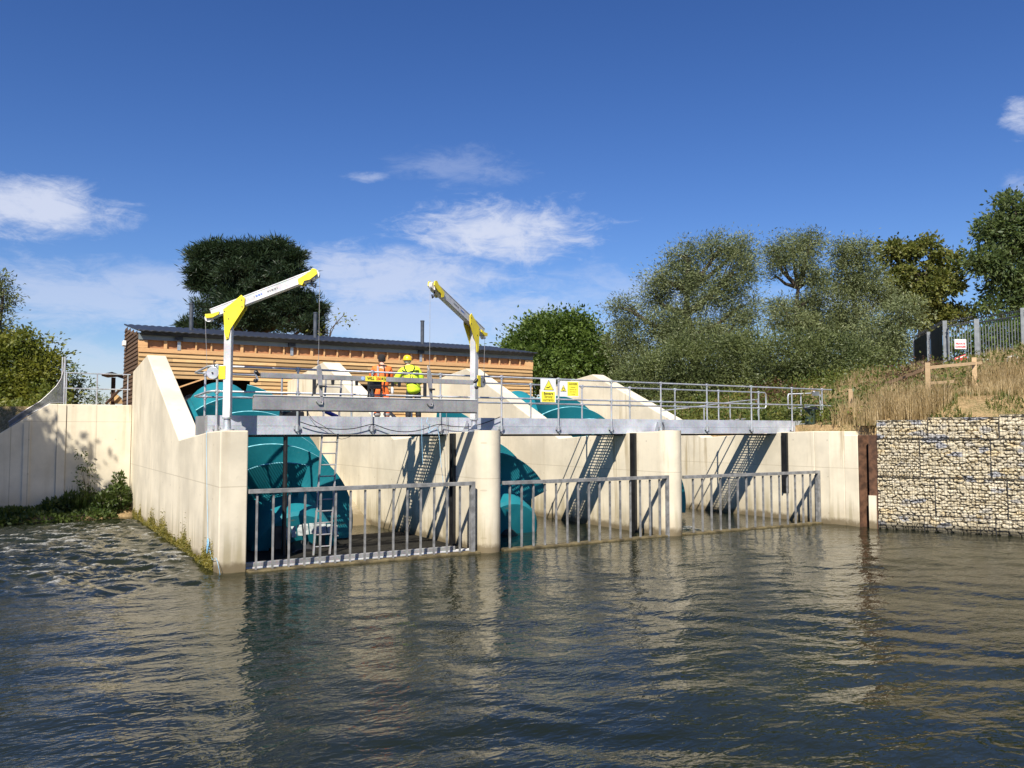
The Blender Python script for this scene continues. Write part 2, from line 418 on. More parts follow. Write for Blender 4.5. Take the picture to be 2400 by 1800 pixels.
def wrange(v, a, b, c=0.0, d=1.0):
    n = wn.new('ShaderNodeMapRange'); n.interpolation_type = 'SMOOTHSTEP'; wl.new(v, n.inputs[0])
    for i, q in ((1, a), (2, b), (3, c), (4, d)): n.inputs[i].default_value = q
    return n.outputs[0]
nz = wnoise(8.0, 10, 0.66, 0.9); nz2 = wnoise(24.0, 9, 0.68, 0.7, 3.1)
nmix = wmath('ADD', wmath('MULTIPLY', nz, 0.55), wmath('MULTIPLY', nz2, 0.45))
def azel(px, py):
    r = ray(px, py).normalized(); return math.atan2(r.x, r.y), math.asin(r.z)
# (px, py, half width, half height, strength, softness of the noise cut)
clouds = [(1190, 545, 350, 115, 0.88, 0.37), (900, 655, 440, 115, 0.66, 0.30), (50, 480, 400, 120, 0.85, 0.39),
          (250, 700, 640, 130, 0.50, 0.36), (1000, 745, 620, 120, 0.50, 0.32), (2392, 270, 100, 90, 0.80, 0.44),
          (860, 415, 90, 26, 0.40, 0.46), (1080, 390, 300, 90, 0.22, 0.48),
          (2390, 430, 80, 60, 0.35, 0.44), (1500, 690, 560, 130, 0.30, 0.42), (2050, 690, 300, 100, 0.45, 0.42),
          (200, 880, 800, 130, 0.36, 0.28), (1300, 860, 900, 130, 0.36, 0.28), (330, 650, 360, 80, 0.35, 0.44)]
tot = None
for px, py, hw, hh, stg, cut in clouds:
    a0, e0 = azel(px, py)
    a1, _ = azel(px + hw, py); _, e1 = azel(px, py - hh)
    da = wmath('DIVIDE', wmath('SUBTRACT', az, a0), abs(a1 - a0)); de = wmath('DIVIDE', wmath('SUBTRACT', el, e0), abs(e1 - e0))
    r2 = wmath('SQRT', wmath('ADD', wmath('MULTIPLY', da, da), wmath('MULTIPLY', de, de)))
    fall = wrange(r2, 0.0, 1.25, 1.0, 0.0)
    # ragged, feathery edge: the noise decides where the cloud ends
    m = wrange(wmath('ADD', wmath('MULTIPLY', nmix, 1.5), wmath('MULTIPLY', fall, 0.62)), cut + 0.58, cut + 1.02)
    m = wmath('MULTIPLY', wmath('MULTIPLY', m, wrange(r2, 0.75, 1.3, 1.0, 0.0)), stg)
    tot = m if tot is None else wmath('MAXIMUM', tot, m)
mxw = wn.new('ShaderNodeMix'); mxw.data_type = 'RGBA'
tint = wn.new('ShaderNodeMix'); tint.data_type = 'RGBA'; tint.blend_type = 'MULTIPLY'; tint.inputs[0].default_value = 1.0
gam = wn.new('ShaderNodeGamma'); gam.inputs[1].default_value = 1.22; wl.new(hs.outputs[0], gam.inputs[0])
wl.new(gam.outputs[0], tint.inputs[6]); tint.inputs[7].default_value = (0.66, 0.70, 0.93, 1)
wl.new(tot, mxw.inputs[0]); wl.new(tint.outputs[2], mxw.inputs[6]); mxw.inputs[7].default_value = (8.6, 9.2, 11.0, 1)
wl.new(mxw.outputs[2], bg.inputs['Color'])
bg.inputs['Strength'].default_value = 0.0505

# ------------------------------------------------------------------ noise on arrays
PERM = RNG.permutation(512)
GRAD = RNG.normal(size=(512, 2)); GRAD /= np.linalg.norm(GRAD, axis=1)[:, None]
def perlin(x, y):
    xi = np.floor(x).astype(int); yi = np.floor(y).astype(int); xf = x - xi; yf = y - yi
    u = xf * xf * xf * (xf * (xf * 6 - 15) + 10); v = yf * yf * yf * (yf * (yf * 6 - 15) + 10)
    def g(ix, iy, dx, dy):
        h = PERM[(PERM[ix & 511] + iy) & 511]; return GRAD[h, 0] * dx + GRAD[h, 1] * dy
    n00 = g(xi, yi, xf, yf); n10 = g(xi + 1, yi, xf - 1, yf); n01 = g(xi, yi + 1, xf, yf - 1); n11 = g(xi + 1, yi + 1, xf - 1, yf - 1)
    return (n00 * (1 - u) + n10 * u) * (1 - v) + (n01 * (1 - u) + n11 * u) * v
def smooth(a, b, x):
    t = np.clip((x - a) / (b - a), 0, 1); return t * t * (3 - 2 * t)
def axis(breaks):
    out = []
    for a, b, s in breaks: out.append(np.arange(a, b - 1e-6, s))
    out.append(np.array([breaks[-1][1]])); return np.concatenate(out)
def grid_quads(nx, ny):
    i = np.arange(nx - 1)[None, :] + np.arange(ny - 1)[:, None] * nx
    i = i.ravel(); return np.stack([i, i + 1, i + nx + 1, i + nx], 1)

# ------------------------------------------------------------------ ground
BL = [(21.6, 16.2), (21.76, 15.15), (23.37, 12.13), (27.0, 5.3), (33.0, -6.0), (60.0, -60.0)]
def bank_s(x, y):
    """metres to the right of the river's right edge"""
    s = np.where(y >= 16.2, x - 22.0, -1e9)
    ys = np.array([p[1] for p in BL])[::-1]; xs = np.array([p[0] for p in BL])[::-1]
    xe = np.interp(y, ys, xs)
    return np.where(y >= 16.2, s, (x - xe) * 0.88)
def gh(x, y):
    x = np.asarray(x, float); y = np.asarray(y, float)
    bump = 0.10 * perlin(x * 0.7, y * 0.7) + 0.05 * perlin(x * 2.1 + 9, y * 2.1)
    s = bank_s(x, y)
    g = np.where(y < 16, 1.0, np.clip(1 - (y - 16) / 5.0, 0.25, 1))
    h = 3.02 + g * 0.92 * smooth(0.2, 3.2, s) + 2.0 * smooth(4.0, 13.0, s) + bump * smooth(0.3, 1.5, s)
    h = np.where(s > np.where(y < 15.6, 0.95, 0.35), h, -1.6)
    left = (y > 31.75) & (x <= 3.7)
    h = np.where(left, 3.66 - 2.2 * smooth(-0.2, -4.0, x) + bump * 0.4, h)
    h = np.where((y > 33.3) & (x > 3.7) & (x < 22.2), 3.6, h)
    h = np.where((x < -4.2) & (y <= 31.75), 1.2 + 1.2 * smooth(-4.2, -9, x) + bump, h)
    strip = (y > 29.6) & (y <= 31.75) & (x <= 3.7)
    h = np.where(strip, np.maximum(h, -0.25 + 0.5 * smooth(29.6, 30.6, y) + bump * 0.6), h)
    return h
def ghf(x, y): return float(gh(np.array([x]), np.array([y]))[0])
def soil_mat():
    t = NT('soil'); p = t.pos()
    a = t.noise(p, 0.8, 6, 0.65); b = t.noise(p, 9, 5, 0.7)
    c = t.mix(t.rng(b, 0.3, 0.7), C(0.20, 0.135, 0.065), C(0.38, 0.27, 0.14))
    c = t.mix(t.math('MULTIPLY', t.rng(a, 0.45, 0.62), t.rng(t.noise(p, 22, 4, 0.7), 0.42, 0.58)), c, C(0.10, 0.095, 0.035))
    c = t.mix(t.math('MULTIPLY', t.rng(t.noise(p, 40, 3, 0.7), 0.55, 0.7), 0.5), c, C(0.48, 0.38, 0.24))
    t.bump(b, 0.6, 0.06)
    return t.fin(c, 0.95, 0, 0.1)
gx = axis([(-400, -60, 20), (-60, -10, 2.5), (-10, 42, 0.4), (42, 90, 3), (90, 600, 30)])
gy = axis([(-300, -20, 14), (-20, 0, 2.5), (0, 40, 0.4), (40, 110, 3), (110, 800, 40)])
GX, GY = np.meshgrid(gx, gy)
GZ = gh(GX, GY)
ground = np_mesh('ground', np.stack([GX, GY, GZ], -1).reshape(-1, 3), grid_quads(len(gx), len(gy)), soil_mat(), smooth=True)
props(ground, kind='structure')

# ------------------------------------------------------------------ water
def water_mat():
    t = NT('river_water'); p = t.pos()
    at_ = t.new('ShaderNodeAttribute', attribute_name='foam', attribute_type='GEOMETRY')
    rt = t.new('ShaderNodeMapping'); t.l.new(p, rt.inputs[0]); rt.inputs['Rotation'].default_value = (0, 0, rad(31)); rt.inputs['Scale'].default_value = (1, 1.7, 1)
    n1 = t.noise(rt.outputs[0], 3.6, 2, 0.5, dist=0.6)
    n2 = t.noise(rt.outputs[0], 8.5, 2, 0.5, dist=0.5)
    h = t.math('ADD', t.math('MULTIPLY', n1, 0.75), t.math('MULTIPLY', n2, 0.25))
    t.bump(h, 1.0, 0.024)
    fn = t.noise(rt.outputs[0], 7.0, 8, 0.8, dist=1.2)
    fo = t.math('MULTIPLY', t.rng(t.math('ADD', at_.outputs['Fac'], t.math('MULTIPLY', t.math('SUBTRACT', fn, 0.5), 2.4)), 0.45, 1.0), 0.85)
    deep = t.mix(t.rng(t.noise(p, 0.25, 3), 0.3, 0.7), C(0.009, 0.012, 0.006), C(0.016, 0.019, 0.009))
    c = t.mix(fo, deep, C(0.46, 0.46, 0.43))
    t.b.inputs['IOR'].default_value = 1.333
    return t.fin(c, t.math('ADD', t.math('MULTIPLY', fo, 0.6), 0.025), 0.0, 0.5)
wx = axis([(-300, -40, 20), (-40, -8, 1.2), (-8, 30, 0.07), (30, 60, 1.5), (60, 300, 30)])
wy = axis([(-200, -20, 15), (-20, 2, 1.0), (2, 32, 0.07), (32, 33, 0.5)])
WX, WY = np.meshgrid(wx, wy)
q1 = perlin(WX * 0.22 + 40, WY * 0.22); q2 = perlin(WX * 0.25 - 17, WY * 0.25 + 5)
wa = WX * RT.x + WY * RT.y; wb = WX * FW.x + WY * FW.y
ux = wa + 0.9 * q1; uy = wb + 0.9 * q2
calm = 0.45 + 0.55 * smooth(17.5, 11, WY)          # quieter close to the weir
rap = smooth(14.0, 19.0, WY) * smooth(30.5, 27.5, WY) * smooth(-8, -3, WX) * smooth(3.9, 3.2, WX)
rap = np.clip(rap * (0.65 + 0.7 * smooth(-2.0, 2.4, WX)), 0, 1)
z = calm * (0.050 * perlin(ux * 0.36, uy * 0.62) + 0.034 * perlin(ux * 0.8 + 7, uy * 1.45) + 0.017 * perlin(ux * 1.7, uy * 3.0 + 3))
z += calm * 0.0065 * perlin(ux * 3.1 + 1, uy * 5.2) * (0.4 + 1.2 * np.clip(0.5 + perlin(WX * 0.3 + 50, WY * 0.3), 0, 1))
bay = smooth(17.2, 17.6, WY) * (WX > 4.2)
z = z * (1 - 0.7 * bay)
w1 = 0.5 * perlin(WX * 0.9, WY * 0.9 + 70); w2 = 0.4 * perlin(WX * 1.7 + 9, WY * 1.7)
rz = 1 - np.abs(perlin(ux * 0.8 + 3 + w1, uy * 1.15 + w2)) * 2.2
rz2 = 1 - np.abs(perlin(ux * 2.2 + 31 + w2, uy * 2.9 + w1)) * 2.2
z += rap * (0.085 * rz + 0.06 * rz2 - 0.06 + 0.02 * perlin(ux * 4, uy * 6))
foam = rap * np.clip(1.5 * np.clip(0.5 * rz + 0.5 * rz2, 0, 1) ** 3 - 0.22 + 0.55 * perlin(WX * 0.45, WY * 0.45 + 8), 0, 0.95) * 0.80
foam = foam * smooth(31.0, 28, WY)
sp = np.exp(-(((WX - 16.75) / 0.5) ** 2 + ((WY - 18.0) / 0.55) ** 2))      # spill in the third bay
foam = np.clip(foam + sp * (0.6 + 0.6 * perlin(WX * 4, WY * 4)), 0, 1.2)
z += sp * 0.08 * (1 + perlin(WX * 5, WY * 5))
water = np_mesh('water', np.stack([WX, WY, z], -1).reshape(-1, 3), grid_quads(len(wx), len(wy)), water_mat(), smooth=True)
fa = water.data.attributes.new('foam', 'FLOAT', 'POINT'); fa.data.foreach_set('value', foam.ravel().astype(np.float32))
props(water, kind='structure')

# ================================================================== CONCRETE WEIR STRUCTURE
def wall_prism(x0, x1, prof):
    return MB().prism([(x0, y, z) for y, z in prof], (x1 - x0, 0, 0))
wing = wall_prism(3.61, 4.16, [(17.2, -1.6), (17.2, 2.85), (18.6, 2.81), (21.9, 2.61), (27.9, 5.2), (31.3, 4.89), (31.3, -1.6)]).build(
    'wing_wall', M['conc_wing'], bevel=0.025, org=(3.88, 17.2, 0))
props(wing, 'tall cream concrete wing wall with stepped sloping top and mossy foot, left end of the weir', 'wall')
XP2, XP3, XAB = (9.47, 10.10), (15.22, 15.85), 21.5
def pier(x0, x1, label):
    cx = (x0 + x1) / 2; r = (x1 - x0) / 2 + 0.015
    t = thing('concrete_pier', label, 'pier', (cx, 17.3, 0), 'concrete piers dividing the screw bays')
    wall_prism(x0, x1, [(17.3, -1.6), (17.3, 2.83), (18.6, 2.80), (22.2, 2.60), (28.6, 5.28), (33.0, 4.8), (33.0, -1.6)]).build('sloping_wall', M['conc'], t, bevel=0.02)
    n = MB(); ang = [math.pi + math.pi * k / 20 for k in range(21)]
    poly = [(cx + r * math.cos(a), 17.34 + 0.36 * math.sin(a), -1.6) for a in ang]
    n.prism(poly, (0, 0, 1.6 + 2.855))
    n.build('rounded_nose', M['conc'], t, smooth=True)
    return t
pier(*XP2, 'cream concrete pier with rounded nose carrying the right davit crane')
pier(*XP3, 'cream concrete pier with rounded nose between the second and third steel rack')
ab = thing('concrete_abutment', 'right concrete abutment wall ending beside the rusty sheet pile', 'wall', (21.8, 17.2, 0))
wall_prism(XAB, 22.12, [(17.3, -1.6), (17.3, 2.83), (18.6, 2.80), (22.2, 2.60), (28.8, 5.28), (33.0, 4.8), (33.0, -1.6)]).build('sloping_wall', M['conc'], ab, bevel=0.02)
MB().prism([(21.5, 17.3, -1.6), (21.5, 16.75, -1.6), (21.60, 16.3, -1.6), (22.9, 16.3, -1.6), (22.9, 17.3, -1.6)], (0, 0, 4.43)).build('end_block', M['conc'], ab, bevel=0.02)
MB().prism([(21.60, 16.298, -1.6), (21.67, 15.87, -1.6), (22.9, 15.87, -1.6), (22.9, 16.298, -1.6)], (0, 0, 4.32)).build('low_step', M['conc'], ab, bevel=0.02)
# retaining wall at the left
rw = MB().prism([(3.605, 31.3, -1.0), (3.605, 31.3, 3.73), (1.1, 31.3, 3.73), (-0.25, 31.3, 2.77), (-1.6, 31.3, 1.75), (-7, 31.3, 1.2), (-7, 31.3, -1.0)], (0, 0.4, 0))
rwo = rw.build('retaining_wall', M['conc_ret'], bevel=0.02, org=(1, 31.3, 0))
props(rwo, 'cream concrete retaining wall in tree shade behind the left bank plants', 'wall')
for xx, w in ((1.48, 0.26), (0.5, 0.20)):
    MB().box((xx - w / 2, 31.262, -0.6), (xx + w / 2, 31.298, 3.70 if xx > 1.1 else 3.22)).build('pilaster', M['conc_ret'], rwo, bevel=0.008)

# bay floors and troughs (dark, wet)
AX = Vector((0, 0.928, 0.3725)); AU = Vector((0, -0.3725, 0.928)); AE = Vector((1, 0, 0))
R_OUT, R_IN = 1.88, 1.04
bays = [(4.16, XP2[0]), (XP2[1], XP3[0]), (XP3[1], XAB)]
def axis0(i): return Vector(([5.95, 11.85, 17.42][i], 20.7, 0.28))
for i, (xa, xb) in enumerate(bays):
    A = axis0(i)
    parts = []
    for lo, s0, s1 in ((-1.45, 0.1, 8.7),):
        n = 24; prof = [(xa - A.x + 0.002, lo)]; a0 = math.asin(-lo / (R_OUT + 0.07))
        for k in range(n + 1):
            th = math.pi + a0 + (math.pi - 2 * a0) * k / n
            prof.append(((R_OUT + 0.07) * math.cos(th), (R_OUT + 0.07) * math.sin(th)))
        if lo > 0 and prof[1][0] <= xa - A.x + 0.01: prof = prof[1:]
        prof.append((xb - A.x - 0.002, lo)); prof.append((xb - A.x - 0.002, -3.2)); prof.append((xa - A.x + 0.002, -3.2))
        parts.append(MB().prism([A + AX * s0 + AE * max(u, xa - A.x + 0.002) + AU * v for u, v in prof], AX * (s1 - s0)))
    o = parts[0].build('screw_trough', M['conc_in'], org=(A.x, 20.7, 0))
    props(o, ['dark concrete trough under the left screw, partly dewatered', 'concrete trough under the middle screw turbine', 'concrete trough under the right screw turbine'][i], 'trough', 'concrete screw troughs')
    o = MB().box((xa + 0.003, 28.9, -1.6), (xb - 0.003, 33.2, 2.9)).build('intake_floor', M['conc_in'], org=((xa + xb) / 2, 30, 0))
    props(o, ['intake slab behind the left screw turbine', 'intake slab behind the middle screw turbine', 'intake slab behind the right screw turbine'][i], 'slab', 'intake slabs')
o = MB().box((4.163, 17.62, -1.5), (9.467, 21.6, 0.035)).build('dewatered_floor', M['wetconc'], org=(6.8, 19, 0))
props(o, 'dark wet concrete floor of the drained left bay behind the stop log', 'floor')
for i, (xa, xb) in enumerate(bays):
    o = MB().box((xa + 0.004, 17.02, -0.9), (xb - 0.004, 17.3, 0.045)).build('algae_sill', M['algae'], org=((xa + xb) / 2, 17.1, 0), bevel=0.02)
    props(o, ['ochre algae covered sill under the left steel rack', 'ochre algae covered sill under the middle steel rack', 'ochre algae covered sill under the right steel rack'][i], 'sill', 'sills under the racks')

# ================================================================== ARCHIMEDES SCREWS
M['teal_edge'] = simple('teal_worn_edge', (0.20, 0.50, 0.55), 0.5, 0, 0.3, 9)
def screw(i, phase, S, label):
    A = axis0(i)
    t = thing('archimedes_screw', label, 'screw turbine', tuple(A), 'archimedes screws in the weir bays')
    def P(s, r, th): return A + AX * s + (AE * math.sin(th) + AU * math.cos(th)) * r
    mb = MB(); n = 40
    e0 = 0.75 if i == 2 else 0.0; ST = S + 0.3 if i == 1 else 8.6
    rings = [(-0.95 + e0, 0.45), (-0.90 + e0, R_IN * 0.93), (-0.82 + e0, R_IN), (0.0, R_IN), (ST, R_IN)]
    for s, r in rings: mb.v += [tuple(P(s, r, 2 * math.pi * k / n)) for k in range(n)]
    for q in range(len(rings) - 1):
        for k in range(n):
            a = q * n + k; b = q * n + (k + 1) % n; mb.f.append((a, b, b + n, a + n))
    mb.f.append(tuple(range(n))); mb.f.append(tuple(range((len(rings) - 1) * n, len(rings) * n)))
    mb.build('central_tube', M['teal'], t, smooth=True)
    mb = MB().path([P(-1.5, 0.01, 0), P(-0.94, 0.01, 0)], 0.24, 20); mb.build('lower_shaft', M['dsteel'], t, smooth=True)
    MB().path([P(ST + 0.005, 0.01, 0), P(10.5, 0.01, 0)], 0.22, 16).build('upper_shaft', M['dsteel'], t, smooth=True)
    PITCH_S = 3.54
    for k in range(3):
        th0 = rad(phase + 120 * k)
        mb = MB(); ns = 150; rr = [R_IN - 0.01, 1.3, 1.6, R_OUT]
        for q in range(ns + 1):
            s = S * q / ns; th = th0 - 2 * math.pi * s / PITCH_S
            mb.v += [tuple(P(s, r, th)) for r in rr]
        for q in range(ns):
            for c in range(3):
                a = q * 4 + c; mb.f.append((a, a + 1, a + 5, a + 4))
        o = mb.build('flight', M['teal'], t)
        o.data.materials.append(M['teal_edge'])
        sol = o.modifiers.new('thickness', 'SOLIDIFY'); sol.thickness = 0.045; sol.offset = 0; sol.material_offset_rim = 1
    mb = MB(); nl = 20
    for s_ in (min(3.3, S - 0.6), min(6.3, S + 0.3)): mb.v += [tuple(P(s_, R_OUT + 0.03, rad(-115 + 68 * k / nl))) for k in range(nl + 1)]
    for k in range(nl): mb.f.append((k, k + 1, k + nl + 2, k + nl + 1))
    o = mb.build('side_liner', M['teal'], t, smooth=True); sol = o.modifiers.new('thickness', 'SOLIDIFY'); sol.thickness = 0.02
    return t
screw(0, 10, 5.95, 'large teal archimedes screw in the drained left bay behind the ladder')
screw(1, 62, 4.2, 'teal archimedes screw in the middle bay behind the rounded pier')
screw(2, 95, 5.95, 'teal archimedes screw of the right bay, its top flights showing behind the danger sign')
# lower bearing of the drained bay
t = thing('lower_bearing', 'black bearing housing and plinth at the foot of the left screw', 'bearing', (5.95, 19.6, 0.03))
A = axis0(0)
mb = MB(); mb.path([A - AX * 1.55, A - AX * 1.15], 0.46, 24); mb.build('bearing_housing', M['dsteel'], t, smooth=True, bevel=0.02)
MB().prism([(5.3, 19.2, 0.03), (5.3, 20.5, 0.03), (5.3, 20.5, 0.10), (5.3, 19.4, -0.02 + 0.12)], (1.3, 0, 0)).build('plinth', M['wetconc'], t)
MB().box((5.35, 19.45, 0.03), (5.5, 20.0, 0.62)).build('bracket', M['dsteel'], t); MB().box((6.4, 19.45, 0.03), (6.55, 20.0, 0.62)).build('bracket', M['dsteel'], t)
o = MB(); g0 = onY(668, 1283, 19.15); 
for k in range(9):
    f = k / 8
    o.bar((5.55 + 1.15 * f, 19.1, 0.12 + 0.32 * math.sin(math.pi * (0.25 + 0.5 * f))), (5.6 + 1.15 * f, 19.35, 0.46 + 0.2 * math.sin(math.pi * (0.2 + 0.6 * f))), 0.11, 0.012)
o = o.build('mesh_guard', M['cyancover'], org=(6.1, 19.1, 0.03)); props(o, 'pale grey expanded metal guard standing in front of the left screw bearing', 'guard')
a = onY(666, 1240, 18.9)
t = thing('guide_post', 'black guide post standing in front of the left screw', 'post', (a.x, 18.9, 0.03))
MB().tube((a.x, 18.9, 0.03), (a.x, 18.9, 2.72), 0.05, 12).build('pole', M['black'], t, smooth=True)
MB().box((a.x - 0.02, 18.96, 2.5), (a.x + 0.02, 19.0, 3.0)).build('hanger', M['galv'], t)
# steel guide channels (grooves) on the bay walls
for i, x in enumerate((XP2[0], XP3[0], XAB)):
    t = thing('stop_log_guide', ['dark steel stop log guide on the wall of the left bay', 'dark steel stop log guide on the wall of the middle bay', 'dark steel stop log guide on the right abutment wall'][i], 'guide', (x, 18.42, 0), 'stop log guides on the bay walls')
    zb = -0.4 if i < 2 else 0.85
    for y in (18.31, 18.50): MB().box((x - 0.075, y, zb), (x - 0.002, y + 0.03, 2.78)).build('flange', M['black'], t)
    MB().box((x - 0.02, 18.34, zb), (x - 0.003, 18.50, 2.78)).build('back_plate', M['black'], t)

# ================================================================== RACKS
def rack(x0, x1, xs, ztop, label):
    t = thing('trash_rack', label, 'steel rack', ((x0 + x1) / 2, 17.15, 0), 'steel bar racks across the bays')
    MB().box((x0, 17.08, ztop - 0.085), (x1, 17.18, ztop)).build('top_rail', M['rack'], t, bevel=0.006)
    for x in xs:
        MB().box((x - 0.018, 17.12, -0.5), (x + 0.018, 17.17, ztop - 0.1)).build('bar', M['rack'], t)
    MB().box((x1 - 0.055, 17.075, -0.5), (x1 + 0.045, 17.205, ztop + 0.002)).build('end_post', M['rack'], t, bevel=0.005)
    return t
rack(4.17, 9.30, [4.34 + 0.331 * k for k in range(15)], 1.66, 'grey steel bar rack across the left bay in front of the teal screw')
rack(10.12, 15.30, [10.32 + 0.336 * k for k in range(15)], 1.64, 'grey steel bar rack across the middle bay between both rounded piers')
rack(15.87, 21.44, [16.24 + 0.347 * k for k in range(15)], 1.615, 'grey steel bar rack across the right bay beside the abutment')
t = thing('stop_log', 'pale stop log closing the foot of the left bay behind the rack bars', 'stop log', (6.8, 17.45, 0), 'aluminium stop logs')
MB().box((4.165, 17.40, -0.4), (9.462, 17.55, 0.06)).build('log_body', M['alu'], t, bevel=0.008)
MB().box((4.166, 17.42, 0.062), (9.0, 17.53, 0.15)).build('top_flange', M['alu_dull'], t, bevel=0.008)

# ================================================================== FOOTBRIDGE
YF, YB = 18.76, 19.88
t = thing('footbridge', 'long galvanised steel footbridge with handrails over the weir bays', 'footbridge', (3.66, 19.3, 2.8))
fb = t
mb = MB().box((3.66, YF, 2.76), (23.95, YF + 0.04, 3.18)); mb.box((3.66, YF + 0.04, 2.76), (23.95, YF + 0.11, 2.785)); mb.box((3.66, YF + 0.04, 3.155), (23.95, YF + 0.11, 3.18))
mb.box((3.66, YF - 0.004, 2.955), (23.95, YF, 2.968)); mb.build('front_beam', M['beam'], t)
mb = MB().box((3.66, YB - 0.04, 2.86), (23.95, YB, 3.12)); mb.box((3.66, YB - 0.08, 2.86), (23.95, YB - 0.04, 2.885)); mb.box((3.66, YB - 0.11, 3.095), (23.95, YB - 0.04, 3.12)); mb.build('back_beam', M['beam'], t)
MB().box((3.62, YF + 0.002, 2.74), (3.657, YB, 3.17)).build('end_plate', M['alu_dull'], t)
mb = MB()
x = 3.70
while x < 23.9:
    mb.box((x, YF + 0.112, 3.0), (x + 0.006, YB - 0.112, 3.032)); x += 0.06
for y in (YF + 0.16, YF + 0.52, YF + 0.60, YB - 0.17): mb.box((3.7, y, 2.995), (23.9, y + 0.02, 3.034))
mb.build('deck_grating', M['grating'], t)
mb = MB(); x = 4.2
while x < 21.4:
    mb.box((x, YF + 0.16, 2.705), (x + 0.009, YF + 0.5, 2.745)); x += 0.055
mb.box((4.18, YF + 0.5, 2.70), (21.45, YF + 0.55, 2.752)); mb.build('cable_tray', M['grating'], t)
for xx in (4.16, 6.0, 7.9, 9.8, 11.9, 13.8, 15.6, 17.6, 19.5, 21.6, 23.8):
    MB().box((xx, YF + 0.042, 2.80), (xx + 0.05, YB - 0.042, 2.95)).build('cross_member', M['beam'], t)
def rail_post(x, y, z0, zt, zm, front=True):
    p = MB().tube((x, y, z0), (x, y, zt), 0.0245, 10).build('post', M['galv'], t, smooth=True)
    for zz in (zt, zm):
        c = MB(); c.path([(x, y, zz - 0.06), (x, y, zz + 0.045)], 0.036, 10); c.path([(x - 0.05, y, zz), (x + 0.05, y, zz)], 0.036, 10); c.build('clamp', M['galv'], p, smooth=True)
    if front:
        c = MB()
        c.cbox((x, y + 0.02, z0 + 0.05), (0.15, 0.06, 0.075)); c.path([(x, y, z0 - 0.03), (x, y, z0 + 0.12)], 0.042, 10)
        c.prism([(x - 0.03, y - 0.02, z0 - 0.02), (x + 0.035, y - 0.02, z0 - 0.02), (x + 0.035, y - 0.02, z0 - 0.11)], (0, 0.045, 0))
        c.build('base_clamp', M['galv'], p, smooth=True)
fx = [onY(px, 950, YF - 0.05).x for px in (508, 697.5, 872, 1032, 1175.5, 1309, 1433, 1549, 1657, 1761, 1856, 1927)]
for x in fx: rail_post(x, YF - 0.05, 2.86, 4.25, 3.70)
bx = [onY(px, 950, YB + 0.05).x for px in (480, 660, 824, 965, 1117, 1244, 1364, 1476, 1582, 1684, 1778)]
for x in bx: rail_post(x, YB + 0.05, 2.80, 4.16, 3.62, False)
yf, yb = YF - 0.05, YB + 0.05
def handrail(pts, r=0.0245): return MB().path(pts, r, 10).build('handrail', M['galv'], t, smooth=True)
handrail([(24.2, yf, 4.25), (3.75, yf, 4.25), (3.66, yf + 0.1, 4.24), (3.60, yb - 0.05, 4.17), (3.68, yb, 4.16), (22.26, yb, 4.16), (22.32, yb, 4.10), (22.32, yb, 3.68), (22.26, yb, 3.62)])
handrail([(24.25, yf, 3.70), (3.75, yf, 3.70), (3.66, yf + 0.1, 3.69), (3.60, yb - 0.05, 3.63), (3.68, yb, 3.62), (22.26, yb, 3.62)])
# short return rail at the right end
g0 = onY(1848, 925, YB); g1 = onY(1924, 914, YB)
handrail([(g0.x, YB, 3.62), (g0.x - 0.03, YB, 3.7), (g0.x - 0.03, YB, 4.06), (g0.x, YB, 4.13), (g1.x - 0.9, YB - 0.3, 4.17), (g1.x - 1.4, YF + 0.3, 4.2)])
handrail([(g0.x, YB, 3.62), (g1.x - 1.4, YF + 0.3, 3.68)])
for px in (1877, 1922):
    a = onY(px, 930, YB - 0.1); MB().tube((a.x, YB - 0.1, 3.05), (a.x, YB - 0.1, 4.15), 0.0245, 10).build('post', M['galv'], t, smooth=True)
# feet brackets
for px, py, yy in ((1107, 1003, 18.62), (1552, 1008, 18.62), (1898, 1010, 18.62)):
    a = onY(px, py, yy)
    for dx in (-0.13, 0.10):
        MB().prism([(a.x + dx, 18.755, 2.83), (a.x + dx - 0.1 * (1 if dx < 0 else -1), 18.755, 2.83), (a.x + dx, 18.755, 3.10), (a.x + dx + 0.05, 18.755, 3.10), (a.x + dx + 0.05, 18.755, 2.83)], (0, -0.06, 0)).build('foot_bracket', M['galv'], t)
    MB().box((a.x - 0.25, 18.6, 2.80), (a.x + 0.25, 18.758, 2.835)).build('base_plate', M['galv'], t)

# ramp handrail behind the bridge
def Pd(px, py, d): return at(px, py, d)
t = thing('ramp_handrail', 'galvanised handrail rising along the ramp behind the footbridge', 'handrail', tuple(Pd(1650, 990, 31)))
pp = [Pd(1550, 963, 30), Pd(1650, 951, 30.5), Pd(1711, 943, 31), Pd(1776, 936, 31.5)]
MB().path(pp, 0.024, 8).build('rail', M['galv'], t, smooth=True)
MB().path([Pd(1713, 985, 31), Pd(1780, 979, 31.5)], 0.024, 8).build('rail', M['galv'], t, smooth=True)
for px, py, d in ((1650, 951, 30.5), (1711, 943, 31), (1776, 936, 31.5)):
    a = Pd(px, py, d); MB().tube((a.x, a.y, 2.8), tuple(a), 0.024, 8).build('post', M['galv'], t, smooth=True)
